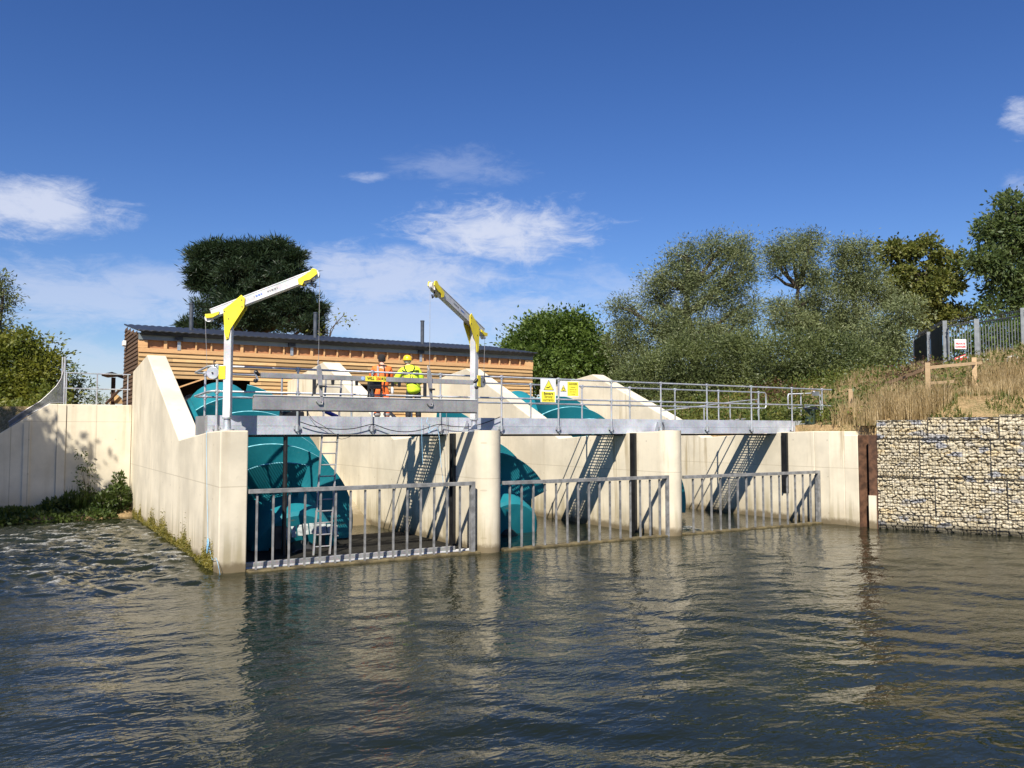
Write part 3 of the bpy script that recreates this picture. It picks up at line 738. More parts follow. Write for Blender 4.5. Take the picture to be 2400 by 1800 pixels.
# green cabinet and grey plate at the right end of the bridge
a = Pd(1900, 985, 27.5)
t = thing('cabinet', 'dark green cabinet behind the right end of the footbridge', 'cabinet', (a.x, a.y, 3.0))
MB().cbox((a.x, a.y, 3.27), (0.34, 0.3, 0.56), 0.5).build('body', simple('dark_green', (0.018, 0.035, 0.022), 0.5), t, bevel=0.01)
MB().prism([Vector((a.x - 0.25, a.y - 0.15, 3.55)), Vector((a.x + 0.22, a.y - 0.2, 3.55)), Vector((a.x + 0.15, a.y - 0.1, 3.64)), Vector((a.x - 0.15, a.y - 0.08, 3.62))], (0.02, 0.28, 0)).build('lid', M['black'], t)
a = onY(1904, 917, 19.8); b = onY(1921, 928, 19.8)
o = MB().box((a.x, 19.80, b.z), (b.x, 19.815, a.z)).build('grey_plate', M['palisade'], org=(a.x, 19.8, b.z)); props(o, 'blank grey plate fixed to the right end rail of the footbridge', 'plate')

# ================================================================== SIGNS
def text(body, size, m, parent, loc, rot=(math.pi / 2, 0, 0), name='lettering', align='CENTER', xs=1.0, bold=0.0):
    cu = bpy.data.curves.new('txt', 'FONT'); cu.body = body; cu.size = size; cu.align_x = align; cu.align_y = 'CENTER'; cu.extrude = 0.0015; cu.offset = bold
    tmp = bpy.data.objects.new('txt', cu); COL.objects.link(tmp)
    dg = bpy.context.evaluated_depsgraph_get()
    me = bpy.data.meshes.new_from_object(tmp.evaluated_get(dg))
    bpy.data.objects.remove(tmp); bpy.data.curves.remove(cu)
    me.materials.clear(); me.materials.append(m)
    o = bpy.data.objects.new(name, me); link(o, parent)
    o.location = Vector(loc) - ORG[parent.name]; o.rotation_euler = rot; o.scale = (xs, 1, 1)
    ORG[o.name] = Vector(loc)
    return o
def tri_ring(mb, c, w, h, th, y):
    out = [Vector((c[0] - w / 2, y, c[1])), Vector((c[0] + w / 2, y, c[1])), Vector((c[0], y, c[1] + h))]
    cen = (out[0] + out[1] + out[2]) / 3
    for i in range(3): mb.bar(out[i] + Vector((0, 0, 0)), out[(i + 1) % 3], 0.004, th, up=(0, 1, 0)) if False else mb.prism([out[i], out[(i + 1) % 3], out[(i + 1) % 3] + (cen - out[(i + 1) % 3]) * th, out[i] + (cen - out[i]) * th], (0, -0.002, 0))
YS = 18.665
a = onY(1267, 887.5, YS); b = onY(1303, 943.5, YS)
t = thing('warning_sign', 'white and yellow sign reading Beware Strong currents on the handrail', 'sign', (a.x, YS, b.z))
MB().box((a.x, YS, b.z), (b.x, YS + 0.008, a.z)).build('board', M['white'], t)
w = b.x - a.x; h = a.z - b.z; cx = (a.x + b.x) / 2
MB().box((a.x + 0.03, YS - 0.003, b.z + 0.01), (b.x - 0.035, YS - 0.0005, b.z + h * 0.455)).build('yellow_panel', M['signyellow'], t)
tz = b.z + h * 0.53
MB().prism([(cx - w * 0.31, YS - 0.003, tz), (cx + w * 0.33, YS - 0.003, tz), (cx + 0.01, YS - 0.003, tz + h * 0.42)], (0, 0.0025, 0)).build('triangle', M['signyellow'], t)
mb = MB(); tri_ring(mb, (cx + 0.01, tz), w * 0.66, h * 0.43, 0.10, YS - 0.004); mb.build('triangle_border', M['ink'], t)
mb = MB(); pts = [(-0.16, 0.10), (-0.10, 0.12), (0.0, 0.12), (0.08, 0.15), (0.13, 0.18), (0.13, 0.15), (0.06, 0.105), (0.0, 0.085), (-0.10, 0.085)]
mb.prism([(cx + u * w, YS - 0.004, tz + v * h) for u, v in pts], (0, -0.002, 0)); mb.build('swimmer_mark', M['ink'], t)
for k, s in enumerate(('Beware', 'Strong', 'currents')):
    text(s, h * 0.165, M['ink'] if k == 0 else M['inkbrown'], t, (cx, YS - 0.004, b.z + h * (0.375 - 0.135 * k)), xs=0.95, bold=0.002)
a = onY(1311, 892, YS + 0.03); b = onY(1357, 930.5, YS + 0.03); Y2 = YS + 0.03
t = thing('danger_sign', 'white sign with a yellow panel reading DANGER on the handrail', 'sign', (a.x, Y2, b.z))
MB().box((a.x, Y2, b.z), (b.x, Y2 + 0.008, a.z)).build('board', M['white'], t)
w = b.x - a.x; h = a.z - b.z
MB().box((a.x + w * 0.41, Y2 - 0.003, b.z + h * 0.06), (b.x - w * 0.03, Y2 - 0.0005, a.z - h * 0.05)).build('yellow_panel', M['signyellow'], t)
cx = a.x + w * 0.20; tz = b.z + h * 0.33
MB().prism([(cx - w * 0.15, Y2 - 0.003, tz), (cx + w * 0.15, Y2 - 0.003, tz), (cx, Y2 - 0.003, tz + h * 0.40)], (0, 0.0025, 0)).build('triangle', M['signyellow'], t)
mb = MB(); tri_ring(mb, (cx, tz), w * 0.30, h * 0.41, 0.12, Y2 - 0.004); mb.build('triangle_border', M['mark_grey'], t)
mb = MB(); mb.path([(cx + 0.04 * math.cos(q), Y2 - 0.005, tz + h * 0.14 + 0.04 * math.sin(q)) for q in [k * math.pi / 6 for k in range(13)]], 0.008, 6); mb.build('warning_mark', M['inkbrown'], t)
cx = a.x + w * 0.69
text('DANGER', h * 0.17, M['inkbrown'], t, (cx, Y2 - 0.004, a.z - h * 0.19), xs=0.95, bold=0.003)
for k, s in enumerate(('Automatic', 'machinery may', 'start without', 'warning')):
    text(s, h * 0.105, M['inkbrown'], t, (cx, Y2 - 0.004, a.z - h * (0.39 + 0.145 * k)), xs=0.85)

# ================================================================== DAVIT CRANES
def davit(pos, ang, label, zb=2.85):
    """post at pos, jib swung to compass angle ang (radians, from +X towards +Y)"""
    t = thing('davit_crane', label, 'davit crane', (pos[0], pos[1], zb), 'davit cranes lifting the stop log')
    u = Vector((math.cos(ang), math.sin(ang), 0)); n = Vector((-math.sin(ang), math.cos(ang), 0)); base = Vector((pos[0], pos[1], 0))
    def W(a, b, z): return base + u * a + n * b + Vector((0, 0, z))
    def plate(poly, b0, b1, name, m, bevel=0.0): return MB().prism([W(a, b0, z) for a, z in poly], n * (b1 - b0)).build(name, m, t, bevel=bevel)
    mb = MB(); mb.lathe((pos[0], pos[1], 0), [(0.15, zb), (0.15, zb + 0.03), (0.085, zb + 0.035), (0.07, zb + 0.24), (0.10, zb + 0.25), (0.10, zb + 0.28), (0.06, zb + 0.30)], 20); mb.build('socket', M['galv'], t, smooth=True)
    hw = 0.075
    poly = [(-hw, -0.075), (hw, -0.075), (hw, 0.075), (-hw, 0.075)]
    mb = MB().prism([W(a, b, zb + 0.28) for a, b in poly], (0, 0, 5.46 - zb - 0.28))
    for sgn in (-1, 1): mb.prism([W(sgn * (hw + 0.001), -0.05, zb + 0.32), W(sgn * (hw + 0.008), -0.05, zb + 0.32), W(sgn * (hw + 0.008), -0.03, zb + 0.32), W(sgn * (hw + 0.001), -0.03, zb + 0.32)], (0, 0, 2.1))
    mb.build('post', M['alu'], t, bevel=0.008)
    z0, z1, a0, a1 = 5.32, 6.16, -0.36, 1.78
    p = W(a0, 0, z0); q = W(a1, 0, z1)
    d = (q - p).normalized(); up = d.cross(n) if d.cross(n).z > 0 else -d.cross(n)
    arm = MB().bar(p, q, 0.13, 0.20)
    for s in (-0.062, 0.062): 
        for b in (-0.068, 0.068): arm.bar(p + up * s * 1.35 + n * b, q + up * s * 1.35 + n * b, 0.008, 0.02)
    arm = arm.build('jib', M['alu'], t, bevel=0.006)
    # printed marks on both faces of the jib
    for b in (-0.0665, 0.0665):
        for f0, f1, m in ((0.42, 0.425, 'mark_grey'), (0.435, 0.455, 'mark_blue'), (0.46, 0.48, 'mark_blue'), (0.485, 0.50, 'mark_blue'), (0.55, 0.565, 'mark_grey'), (0.572, 0.582, 'mark_grey'), (0.59, 0.61, 'mark_grey'), (0.618, 0.635, 'mark_grey'), (0.643, 0.65, 'mark_grey')):
            mb = MB().bar(p.lerp(q, f0) + n * b, p.lerp(q, f1) + n * b, 0.004, 0.035); mb.build('printed_mark', M[m], arm)
    for b in (-0.078, 0.078): mb = MB().bar(W(0.0, b, 4.75), W(0.0, b, 5.0), 0.004, 0.025, up=tuple(u)); mb.build('printed_mark', M['mark_grey'], t)
    # yellow head plates
    k = (z1 - z0) / (a1 - a0)
    for b0, b1 in ((-0.10, -0.082), (0.082, 0.10)):
        pl = plate([(aa_ * 0.82, zz_) for aa_, zz_ in [(-0.105, 5.30), (-0.12, z0 + k * 0.26 - 0.02), (0.10, z0 + k * 0.50 + 0.02), (0.34, z0 + k * 0.74 + 0.10), (0.43, z0 + k * 0.78 + 0.02), (0.42, z0 + k * 0.7 - 0.16), (0.075, 4.98), (0.03, 4.78), (-0.03, 4.76), (-0.075, 4.9)]], b0, b1, 'head_plate', M['yellow'], 0.004)
        mb = MB()
        for aa, zz in ((0.29, z0 + k * 0.66 + 0.02), (-0.07, 5.36), (0.0, 4.80), (0.02, 5.2), (0.30, z0 + k * 0.6 - 0.1)):
            mb.path([W(aa, b0 - 0.006, zz), W(aa, b1 + 0.006, zz)], 0.014, 8)
        mb.build('bolt', M['dsteel'], pl)
    # sheaves and their cheeks
    for a, z, s in ((a0 - 0.06, z0 - 0.09, -1), (a1 + 0.04, z1 + 0.0, 1)):
        for b0, b1 in ((-0.055, -0.042), (0.042, 0.055)):
            if s < 0: plate([(a - 0.06, z + 0.07), (a + 0.08, z + 0.08), (a + 0.24, z + 0.13), (a + 0.23, z + 0.07), (a + 0.10, z - 0.0), (a - 0.05, z - 0.01)], b0 * 1.75, b1 * 1.75 + (0.004 if b0 > 0 else 0), 'cheek_plate', M['yellow'], 0.003)
            else: plate([(a - 0.36, z - 0.11), (a - 0.34, z - 0.22), (a - 0.26, z - 0.24), (a - 0.22, z - 0.15), (a - 0.1, z - 0.12), (a + 0.05, z + 0.0), (a + 0.03, z + 0.10), (a - 0.05, z + 0.12), (a - 0.12, z + 0.04)], b0 * 1.75, b1 * 1.75 + (0.004 if b0 > 0 else 0), 'cheek_plate', M['yellow'], 0.003)
        MB().path([W(a, -0.04, z), W(a, 0.04, z)], 0.085, 20).build('sheave', M['white'], t, smooth=True)
    mb = MB().path([W(a1 - 0.05, 0, z1 - 0.12), W(a1 - 0.03, 0, z1 - 0.24), W(a1 + 0.03, 0, z1 - 0.28), W(a1 + 0.05, 0, z1 - 0.20)], 0.018, 8); mb.build('catch_hook', M['black'], t, smooth=True)
    # winch on the post
    wz = 4.06; s = -1 
    MB().path([W(-0.30, -0.075, wz), W(-0.30, 0.075, wz)], 0.135, 28).build('winch_drum', M['galv'], t, smooth=True, bevel=0.01)
    MB().path([W(-0.30, -0.10, wz), W(-0.30, 0.10, wz)], 0.018, 10).build('winch_shaft', M['dsteel'], t)
    plate([(-0.17, wz - 0.13), (-0.17, wz + 0.15), (-0.03, wz + 0.15), (-0.03, wz - 0.13)], -0.09, 0.09, 'winch_bracket', M['yellow'], 0.006)
    MB().path([W(-0.30, 0.10, wz), W(-0.34, 0.10, wz + 0.26), W(-0.34, 0.2, wz + 0.27)], 0.013, 8).build('crank_handle', M['dsteel'], t, smooth=True)
    MB().tube(W(a0 - 0.145, 0, z0 - 0.09), W(-0.44, 0, wz + 0.02), 0.004, 6).build('winch_cable', M['alu_dull'], t)
    tip = W(a1 + 0.125, 0, z1)
    MB().tube(tip, (tip.x, tip.y, 4.10), 0.0045, 6).build('hoist_cable', M['alu_dull'], t)
    return t, tip
d1, tip1 = davit((3.92, 18.05), math.atan2(-0.51, 0.86), 'davit crane with pale jib raised to the right, standing on the left wing wall')
d2, tip2 = davit((9.78, 17.95), math.atan2(-0.49, -0.87), 'davit crane with darker jib raised to the left, standing on the rounded middle pier', 2.855)

# lifting beam and the stop log it carries
YL = 17.1
t = thing('lifting_beam', 'grey lifting beam with black hooks and a yellow WLL 250 KG plate', 'lifting beam', (6.8, YL, 3.93))
MB().box((4.36, YL - 0.04, 3.925), (9.28, YL + 0.04, 4.03)).build('beam', M['alu_dull'], t, bevel=0.005)
for x, s in ((4.36, -1), (9.28, 1)):
    mb = MB().path([(x + s * 0.02, YL, 3.98), (x + s * 0.06, YL, 4.0), (x + s * 0.10, YL, 4.04), (x + s * 0.13, YL, 4.06)], [0.03, 0.035, 0.045, 0.02], 10)
    mb.build('end_hook', M['black'], t, smooth=True)
    MB().lathe((x + s * 0.10, YL, 3.86), [(0.005, -0.045), (0.04, -0.03), (0.05, 0), (0.04, 0.03), (0.005, 0.045)], 14).build('end_hook', M['black'], t, smooth=True)
    MB().bar((x + s * 0.13, YL, 4.04), (x + s * 0.05, YL, 3.87), 0.03, 0.03).build('link', M['galv'], t)
for tip in (tip1, tip2):
    x = tip.x
    MB().prism([(x - 0.05, YL - 0.075, 4.20), (x + 0.02, YL - 0.075, 4.24), (x + 0.07, YL - 0.075, 4.05), (x + 0.08, YL - 0.075, 3.70), (x + 0.10, YL - 0.075, 3.45), (x + 0.04, YL - 0.075, 3.45), (x + 0.0, YL - 0.075, 3.75), (x - 0.04, YL - 0.075, 4.0)], (0, 0.03, 0)).build('hook_arm', M['alu_dull'], t, bevel=0.004)
    MB().path([(x + 0.08, YL - 0.085, 3.47), (x + 0.07, YL - 0.085, 3.40), (x + 0.0, YL - 0.085, 3.40), (x - 0.06, YL - 0.085, 3.47)], 0.016, 8).build('hook', M['alu_dull'], t, smooth=True)
    MB().box((x - 0.12, YL - 0.06, 3.62), (x - 0.06, YL + 0.0, 3.92)).build('latch', M['dsteel'], t)
    MB().cbox((x + 0.06, YL - 0.1, 3.78), (0.12, 0.05, 0.04)).build('latch', M['dsteel'], t)
    MB().path([(x + 0.016 * math.cos(q), YL, 4.28 + 0.045 * math.sin(q)) for q in [k * math.pi / 6 for k in range(13)]], 0.007, 6).build('shackle', M['galv'], t)
for px in (780, 836, 920, 936): 
    a = onY(px, 897, YL); MB().prism([(a.x - 0.03, YL - 0.03, 3.92), (a.x + 0.03, YL - 0.03, 3.92), (a.x + 0.02, YL - 0.03, 3.82), (a.x - 0.02, YL - 0.03, 3.82)], (0, 0.06, 0)).build('catch', M['black'], t)
MB().tube((5.5, YL - 0.02, 3.83), (8.0, YL - 0.02, 3.83), 0.006, 6).build('trip_rod', M['dsteel'], t)
a = onY(855, 880, YL); b = onY(903, 891, YL)
pl = MB().box((a.x, YL - 0.048, 3.925), (b.x, YL - 0.0405, 4.032)).build('load_plate', M['signyellow'], t)
text('WLL', 0.085, M['ink'], pl, (a.x + 0.12, YL - 0.05, 3.98), xs=0.95, bold=0.003)
text('250', 0.085, M['red'], pl, (a.x + 0.30, YL - 0.05, 3.98), xs=0.9, bold=0.003)
text('KG', 0.085, M['ink'], pl, (a.x + 0.42, YL - 0.05, 3.98), xs=0.9, bold=0.003)
mb = MB().path([(a.x - 0.06, YL - 0.046, 3.98), (a.x - 0.06, YL - 0.0405, 3.98)], 0.04, 20); mb.build('round_mark', simple('pale_blue', (0.35, 0.5, 0.75), 0.5), t)
t = thing('stop_log', 'long grey stop log hanging from the lifting beam in front of the handrail', 'stop log', (6.8, YL, 3.27), 'aluminium stop logs')
mb = MB(); xa, xb = 4.22, 9.36; z0, z1 = 3.275, 3.555
mb.box((xa, YL - 0.06, z0), (xb, YL - 0.05, z1)); mb.box((xa, YL + 0.05, z0), (xb, YL + 0.06, z1)); mb.box((xa, YL - 0.05, z1 - 0.01), (xb, YL + 0.05, z1 + 0.002)); mb.box((xa, YL - 0.05, z0 - 0.002), (xb, YL + 0.05, z0 + 0.01))
mb.build('log_body', M['alu_dull'], t)
MB().box((xa + 0.05, YL - 0.05, z0 + 0.012), (xa + 0.07, YL + 0.05, z1 - 0.012)).build('end_web', M['alu'], t)
MB().box((xa - 0.002, YL - 0.075, z1 + 0.004), (xb, YL - 0.03, z1 + 0.018)).build('top_seal', M['white'], t)
MB().box((xa + 0.0, YL - 0.06, z0 - 0.025), (xb, YL + 0.06, z0 - 0.004)).build('bottom_seal', M['black'], t)

# ================================================================== LADDER AND KIT ON THE BRIDGE
t = thing('ladder', 'aluminium ladder standing in the drained bay and rising past the footbridge', 'ladder', (6.15, 18.5, 0.04))
b0, b1 = Vector((5.94, 18.45, 0.04)), Vector((6.40, 19.08, 4.07)); off = Vector((0.38, 0, 0))
MB().bar(b0, b1, 0.028, 0.065, up=(0, -1, 0)).build('stile', M['alu_dull'], t); MB().bar(b0 + off, b1 + off, 0.028, 0.065, up=(0, -1, 0)).build('stile', M['alu_dull'], t)  # stiles and rungs in darker metal: the bridge's shade put into the colour
for k in range(15):
    p = b0.lerp(b1, (k + 0.7) / 15.4); MB().tube(p, p + off, 0.016, 8).build('rung', M['alu_dull'], t)
a = onY(683, 970, 19.5)
t = thing('power_pack', 'black portable power pack with tubular frame on the footbridge deck', 'power pack', (a.x, 19.5, 3.035))
X = a.x
MB().box((X - 0.26, 19.32, 3.06), (X + 0.26, 19.62, 3.30)).build('engine', M['black'], t, bevel=0.03)
MB().lathe((X + 0.1, 19.47, 3.30), [(0.10, 0), (0.10, 0.08), (0.05, 0.1)], 14).build('air_filter', M['black'], t)
for s in (-0.33, 0.33):
    MB().path([(X + s, 19.28, 3.05), (X + s * 0.95, 19.28, 3.40), (X + s * 0.8, 19.28, 3.60), (X + s * 0.62, 19.28, 3.64), (X + s * 0.5, 19.28, 3.55)], 0.022, 8).build('frame_tube', M['black'], t, smooth=True)
    MB().path([(X + s, 19.28, 3.06), (X + s, 19.66, 3.06)], 0.022, 8).build('frame_tube', M['black'], t)
MB().path([(X - 0.3, 19.28, 3.6), (X + 0.35, 19.28, 3.58), (X + 0.42, 19.28, 3.66), (X + 0.55, 19.28, 3.95), (X + 0.6, 19.28, 3.98)], 0.018, 8).build('pull_handle', M['black'], t, smooth=True)
a = onY(877, 903, 18.6)
t = thing('control_box', 'black control box on a small stand against the front handrail', 'control box', (a.x, 18.6, 3.7))
MB().box((a.x - 0.16, 18.5, 3.84), (a.x + 0.16, 18.64, 4.03)).build('box', M['black'], t, bevel=0.012)
for s in (-0.15, 0.17): MB().box((a.x + s - 0.015, 18.56, 3.66), (a.x + s + 0.015, 18.6, 3.86)).build('leg', M['dsteel'], t)
MB().box((a.x - 0.18, 18.55, 3.63), (a.x + 0.22, 18.61, 3.66)).build('base_bar', M['black'], t)
MB().cbox((a.x + 0.01, 18.495, 4.045), (0.2, 0.1, 0.03)).build('cover', M['dsteel'], t)
a = onY(919, 912, 19.5)
t = thing('bottle', 'white bottle hanging beside the worker in orange', 'bottle', (a.x, 19.5, 3.75))
MB().lathe((a.x, 19.5, 3.78), [(0.035, 0), (0.042, 0.02), (0.042, 0.14), (0.02, 0.17), (0.016, 0.2)], 14).build('body', M['white'], t, smooth=True)
MB().lathe((a.x, 19.5, 3.98), [(0.02, 0), (0.02, 0.09)], 10).build('strap', M['black'], t)
p, q = onY(758, 962, 19.4), onY(793, 978, 19.55)
o = MB().tube(p, q + (q - p) * 0.3, 0.05, 14).build('blue_pipe', M['bluepipe'], org=tuple(q), smooth=True); props(o, 'blue plastic pipe leaning on the footbridge deck under the stop log', 'pipe')
# cables and ropes
def rope(pts, r, m, name, label, cat, group=None):
    # catmull-rom
    P = [Vector(p) for p in pts]; out = []
    for i in range(len(P) - 1):
        p0 = P[max(0, i - 1)]; p1 = P[i]; p2 = P[i + 1]; p3 = P[min(len(P) - 1, i + 2)]
        for k in range(6):
            u = k / 6
            out.append(0.5 * ((2 * p1) + (p2 - p0) * u + (2 * p0 - 5 * p1 + 4 * p2 - p3) * u * u + (3 * p1 - p0 - 3 * p2 + p3) * u ** 3))
    out.append(P[-1])
    o = MB().path(out, r, 6).build(name, m, org=tuple(P[0]), smooth=True)
    return props(o, label, cat, group)
yc = YF - 0.09
def cpts(l, y=yc): return [onY(px, py, y) for px, py in l]
rope(cpts([(704, 989), (740, 1000), (790, 1006), (830, 1004), (868, 995), (880, 996), (915, 1008), (950, 1012), (985, 1008), (1027, 995), (1060, 999), (1100, 1000), (1140, 990), (1172, 977)]), 0.011, M['black'], 'cable', 'black cable looped along the front beam of the footbridge', 'cable', 'cables and ropes on the footbridge')
rope(cpts([(720, 965), (735, 985), (760, 1000), (785, 1018), (800, 1029), (830, 1020)]), 0.006, M['black'], 'cable', 'thin black cord hanging from the stop log down past the beam', 'cable', 'cables and ropes on the footbridge')
rope(cpts([(1003, 978), (1000, 990), (1008, 1000), (1004, 1015), (1012, 1008), (1024, 1003), (1030, 1030), (1033, 1080), (1040, 1140)], yc - 0.03), 0.006, M['blue'], 'rope', 'blue rope tied at the beam and hanging into the left bay', 'rope', 'cables and ropes on the footbridge')
rope(cpts([(988, 980), (989, 1040), (991, 1087)], yc - 0.03), 0.0045, M['blue'], 'rope', 'short blue rope dangling left of the knotted rope', 'rope', 'cables and ropes on the footbridge')
rope(cpts([(1046, 965), (1047, 1010), (1045, 1080), (1043, 1190)], yc - 0.02), 0.006, M['alu_dull'], 'rope', 'thin grey line hanging beside the dark guide in the left bay', 'rope', 'cables and ropes on the footbridge')
for k, px in enumerate((1016, 1030, 1042)):
    pass
rope([onX(484, 1010, 3.585), onX(484, 1060, 3.585), onX(485, 1150, 3.585), onX(487, 1230, 3.585), onX(488, 1268, 3.585), onX(497, 1310, 3.585), (3.57, 17.14, 0.32), (3.66, 17.1, -0.1)], 0.0045, M['blue'], 'rope', 'blue mooring rope hanging down the left face of the wing wall', 'rope')
a = onX(487, 1273, 3.56)
mb = MB()
for k in range(5): mb.path([a + Vector((0, 0.05 * math.cos(q + k), 0.09 * math.sin(q + 0.7 * k) - 0.03 * k)) for q in [j * math.pi / 5 for j in range(10)]], 0.012, 6)
o = mb.build('rope_knot', M['blue'], org=tuple(a)); props(o, 'bright blue bunched rope knot on the wing wall rope', 'knot')

# ================================================================== POWERHOUSE
t = thing('powerhouse', 'long timber clad powerhouse with dark metal roof behind the screws', 'building', (3.97, 33, 3.6))
ph = t
X0, X1, Y0, Y1 = 3.97, 21.1, 33.0, 37.2
openings = [(4.3, 8.0), (10.3, 13.25), (16.3, 19.2)]
mb = MB(); bh = 0.155; z = 5.73 - bh
while z > 2.9:
    segs = [(X0, X1)]
    if z < 4.7:
        segs = []; x = X0
        for a, b in openings: segs.append((x, a)); x = b
        segs.append((x, X1))
    for a, b in segs:
        mb.add([(a, Y0 - 0.058, z), (b, Y0 - 0.058, z), (b, Y0 - 0.006, z + bh * 1.0), (a, Y0 - 0.006, z + bh * 1.0), (a, Y0, z), (b, Y0, z), (b, Y0, z + bh), (a, Y0, z + bh)],
               [(0, 1, 2, 3), (0, 4, 5, 1), (2, 6, 7, 3), (0, 3, 7, 4), (1, 5, 6, 2)])
    z -= bh
mb.build('front_cladding', M['plank'], t)
mb = MB(); z = 3.3
while z < 7.0:
    yb_ = Y1 if z < 6.3 else Y1
    ya = Y0 + max(0.0, (z + 0.155 - 6.49) / 0.155)
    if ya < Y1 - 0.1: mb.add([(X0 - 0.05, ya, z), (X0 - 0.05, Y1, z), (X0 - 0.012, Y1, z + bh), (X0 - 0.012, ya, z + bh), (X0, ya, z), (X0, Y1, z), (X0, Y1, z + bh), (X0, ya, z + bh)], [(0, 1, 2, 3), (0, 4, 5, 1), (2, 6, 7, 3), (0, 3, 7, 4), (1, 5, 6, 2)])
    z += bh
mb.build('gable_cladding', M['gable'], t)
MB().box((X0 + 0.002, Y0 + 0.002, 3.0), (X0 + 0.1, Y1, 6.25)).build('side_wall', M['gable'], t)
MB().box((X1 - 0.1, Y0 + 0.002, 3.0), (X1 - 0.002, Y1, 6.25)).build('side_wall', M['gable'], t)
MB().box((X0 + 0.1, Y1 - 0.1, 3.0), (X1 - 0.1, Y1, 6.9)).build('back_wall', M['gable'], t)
MB().box((X0 + 0.002, Y0 + 0.03, 4.80), (X1 - 0.002, Y0 + 0.06, 6.3)).build('plywood_lining', M['ply'], t)
for a, b in ((X0, 4.3), (8.0, 10.3), (13.25, 16.3), (19.2, X1)): MB().box((a + 0.004, Y0 + 0.03, 2.9), (b - 0.004, Y0 + 0.06, 4.798)).build('plywood_lining', M['ply'], t)
MB().box((X0 - 0.01, Y0 - 0.06, 5.735), (X1 + 0.01, Y0 - 0.0, 5.89)).build('wall_plate', M['stud'], t, bevel=0.004)
MB().box((X0 - 0.02, Y0 - 0.062, 5.892), (X0 + 0.3, Y0 + 0.02, 6.17)).build('corner_board', M['stud'], t); MB().box((X1 - 0.42, Y0 - 0.062, 5.892), (X1 + 0.02, Y0 + 0.02, 6.17)).build('corner_board', M['stud'], t)
x = X0 + 0.86; k = 0
while x < X1 - 0.5:
    w = 0.055 if k % 5 else 0.11
    MB().box((x, Y0 - 0.055, 5.892), (x + w, Y0 + 0.028, 6.19)).build('stud', M['stud'], t); x += 0.555; k += 1
for px in (419, 683, 985):
    a = onY(px, 805, Y0)
    MB().box((a.x - 0.06, Y0 - 0.075, 5.86), (a.x + 0.06, Y0 - 0.064, 6.2)).build('strap_plate', M['galv'], t)
    MB().box((a.x - 0.16, Y0 - 0.17, 6.19), (a.x + 0.12, Y0 - 0.08, 6.36)).build('vent', M['black'], t)
MB().box((X0 - 0.02, Y0 - 0.10, 6.19), (X1 - 0.02, Y0 - 0.065, 6.42)).build('fascia', M['fascia'], t)
mb = MB(); mb.prism([(X0 + 0.05, Y0 - 0.24, 6.36), (X0 + 0.05, Y0 - 0.28, 6.49), (X0 + 0.05, Y0 - 0.10, 6.49), (X0 + 0.05, Y0 - 0.10, 6.36)], (X1 - X0 - 0.1, 0, 0)); mb.build('gutter', M['gutter'], t)
nx = int((X1 - X0 + 0.3) / 0.035); xs = np.linspace(X0 - 0.055, X1 + 0.10, nx)
ys = np.linspace(Y0 - 0.34, Y1 + 0.03, 14)
GXr, GYr = np.meshgrid(xs, ys)
step = 0.02 * ((GYr - ys[0]) / (ys[-1] - ys[0]) * 10 % 1.0)
GZr = 6.50 + (GYr - ys[0]) * 0.155 + 0.032 * np.abs(np.sin(GXr * math.pi / 0.27)) - step
roof = np_mesh('roof', np.stack([GXr, GYr, GZr], -1).reshape(-1, 3), grid_quads(len(xs), len(ys)), M['roof'], t)
sol = roof.modifiers.new('thickness', 'SOLIDIFY'); sol.thickness = 0.05; sol.offset = -1
for px in (448, 739, 990):
    a = onY(px, 760, 35.6)
    fl = MB().lathe((a.x, 35.6, 0), [(0.085, 6.7), (0.085, 8.0), (0.10, 8.01), (0.10, 8.06), (0.06, 8.07)], 16).build('flue', M['flue'], roof, smooth=True)
    
MB().bar((4.45, Y0 - 0.02, 4.10), (6.35, Y0 - 0.02, 4.85), 0.05, 0.13, up=(0, 1, 0)).build('timber_brace', M['stud'], t)
MB().box((4.305, Y0 + 0.0, 2.9), (4.40, Y0 + 0.08, 4.79)).build('door_post', M['stud'], t)
# machine room things behind the openings
for i in range(3):
    xx = axis0(i).x
    g = thing('gearbox', ['dark gearbox inside the left powerhouse opening', 'dark gearbox inside the middle powerhouse opening', 'dark gearbox inside the right powerhouse opening'][i], 'gearbox', (xx, 34.2, 2.9), 'gearboxes in the powerhouse')
    MB().box((xx - 0.6, 33.8, 2.9), (xx + 0.6, 35.0, 4.2)).build('housing', M['black'], g, bevel=0.05)
    MB().path([(xx, 33.2, 3.9), (xx, 33.8, 3.9)], 0.35, 20).build('flange', M['dsteel'], g, smooth=True)
# white box on the gable
a = onX(296, 805, X0 - 0.06)
o = thing('wall_light', 'small white floodlight on the dark gable of the powerhouse', 'light', tuple(a))
MB().cbox((a.x - 0.08, a.y, a.z), (0.12, 0.42, 0.20)).build('housing', M['white'], o, bevel=0.015)
MB().cbox((a.x - 0.06, a.y - 0.1, a.z - 0.14), (0.06, 0.12, 0.08)).build('sensor', M['white'], o, bevel=0.01)
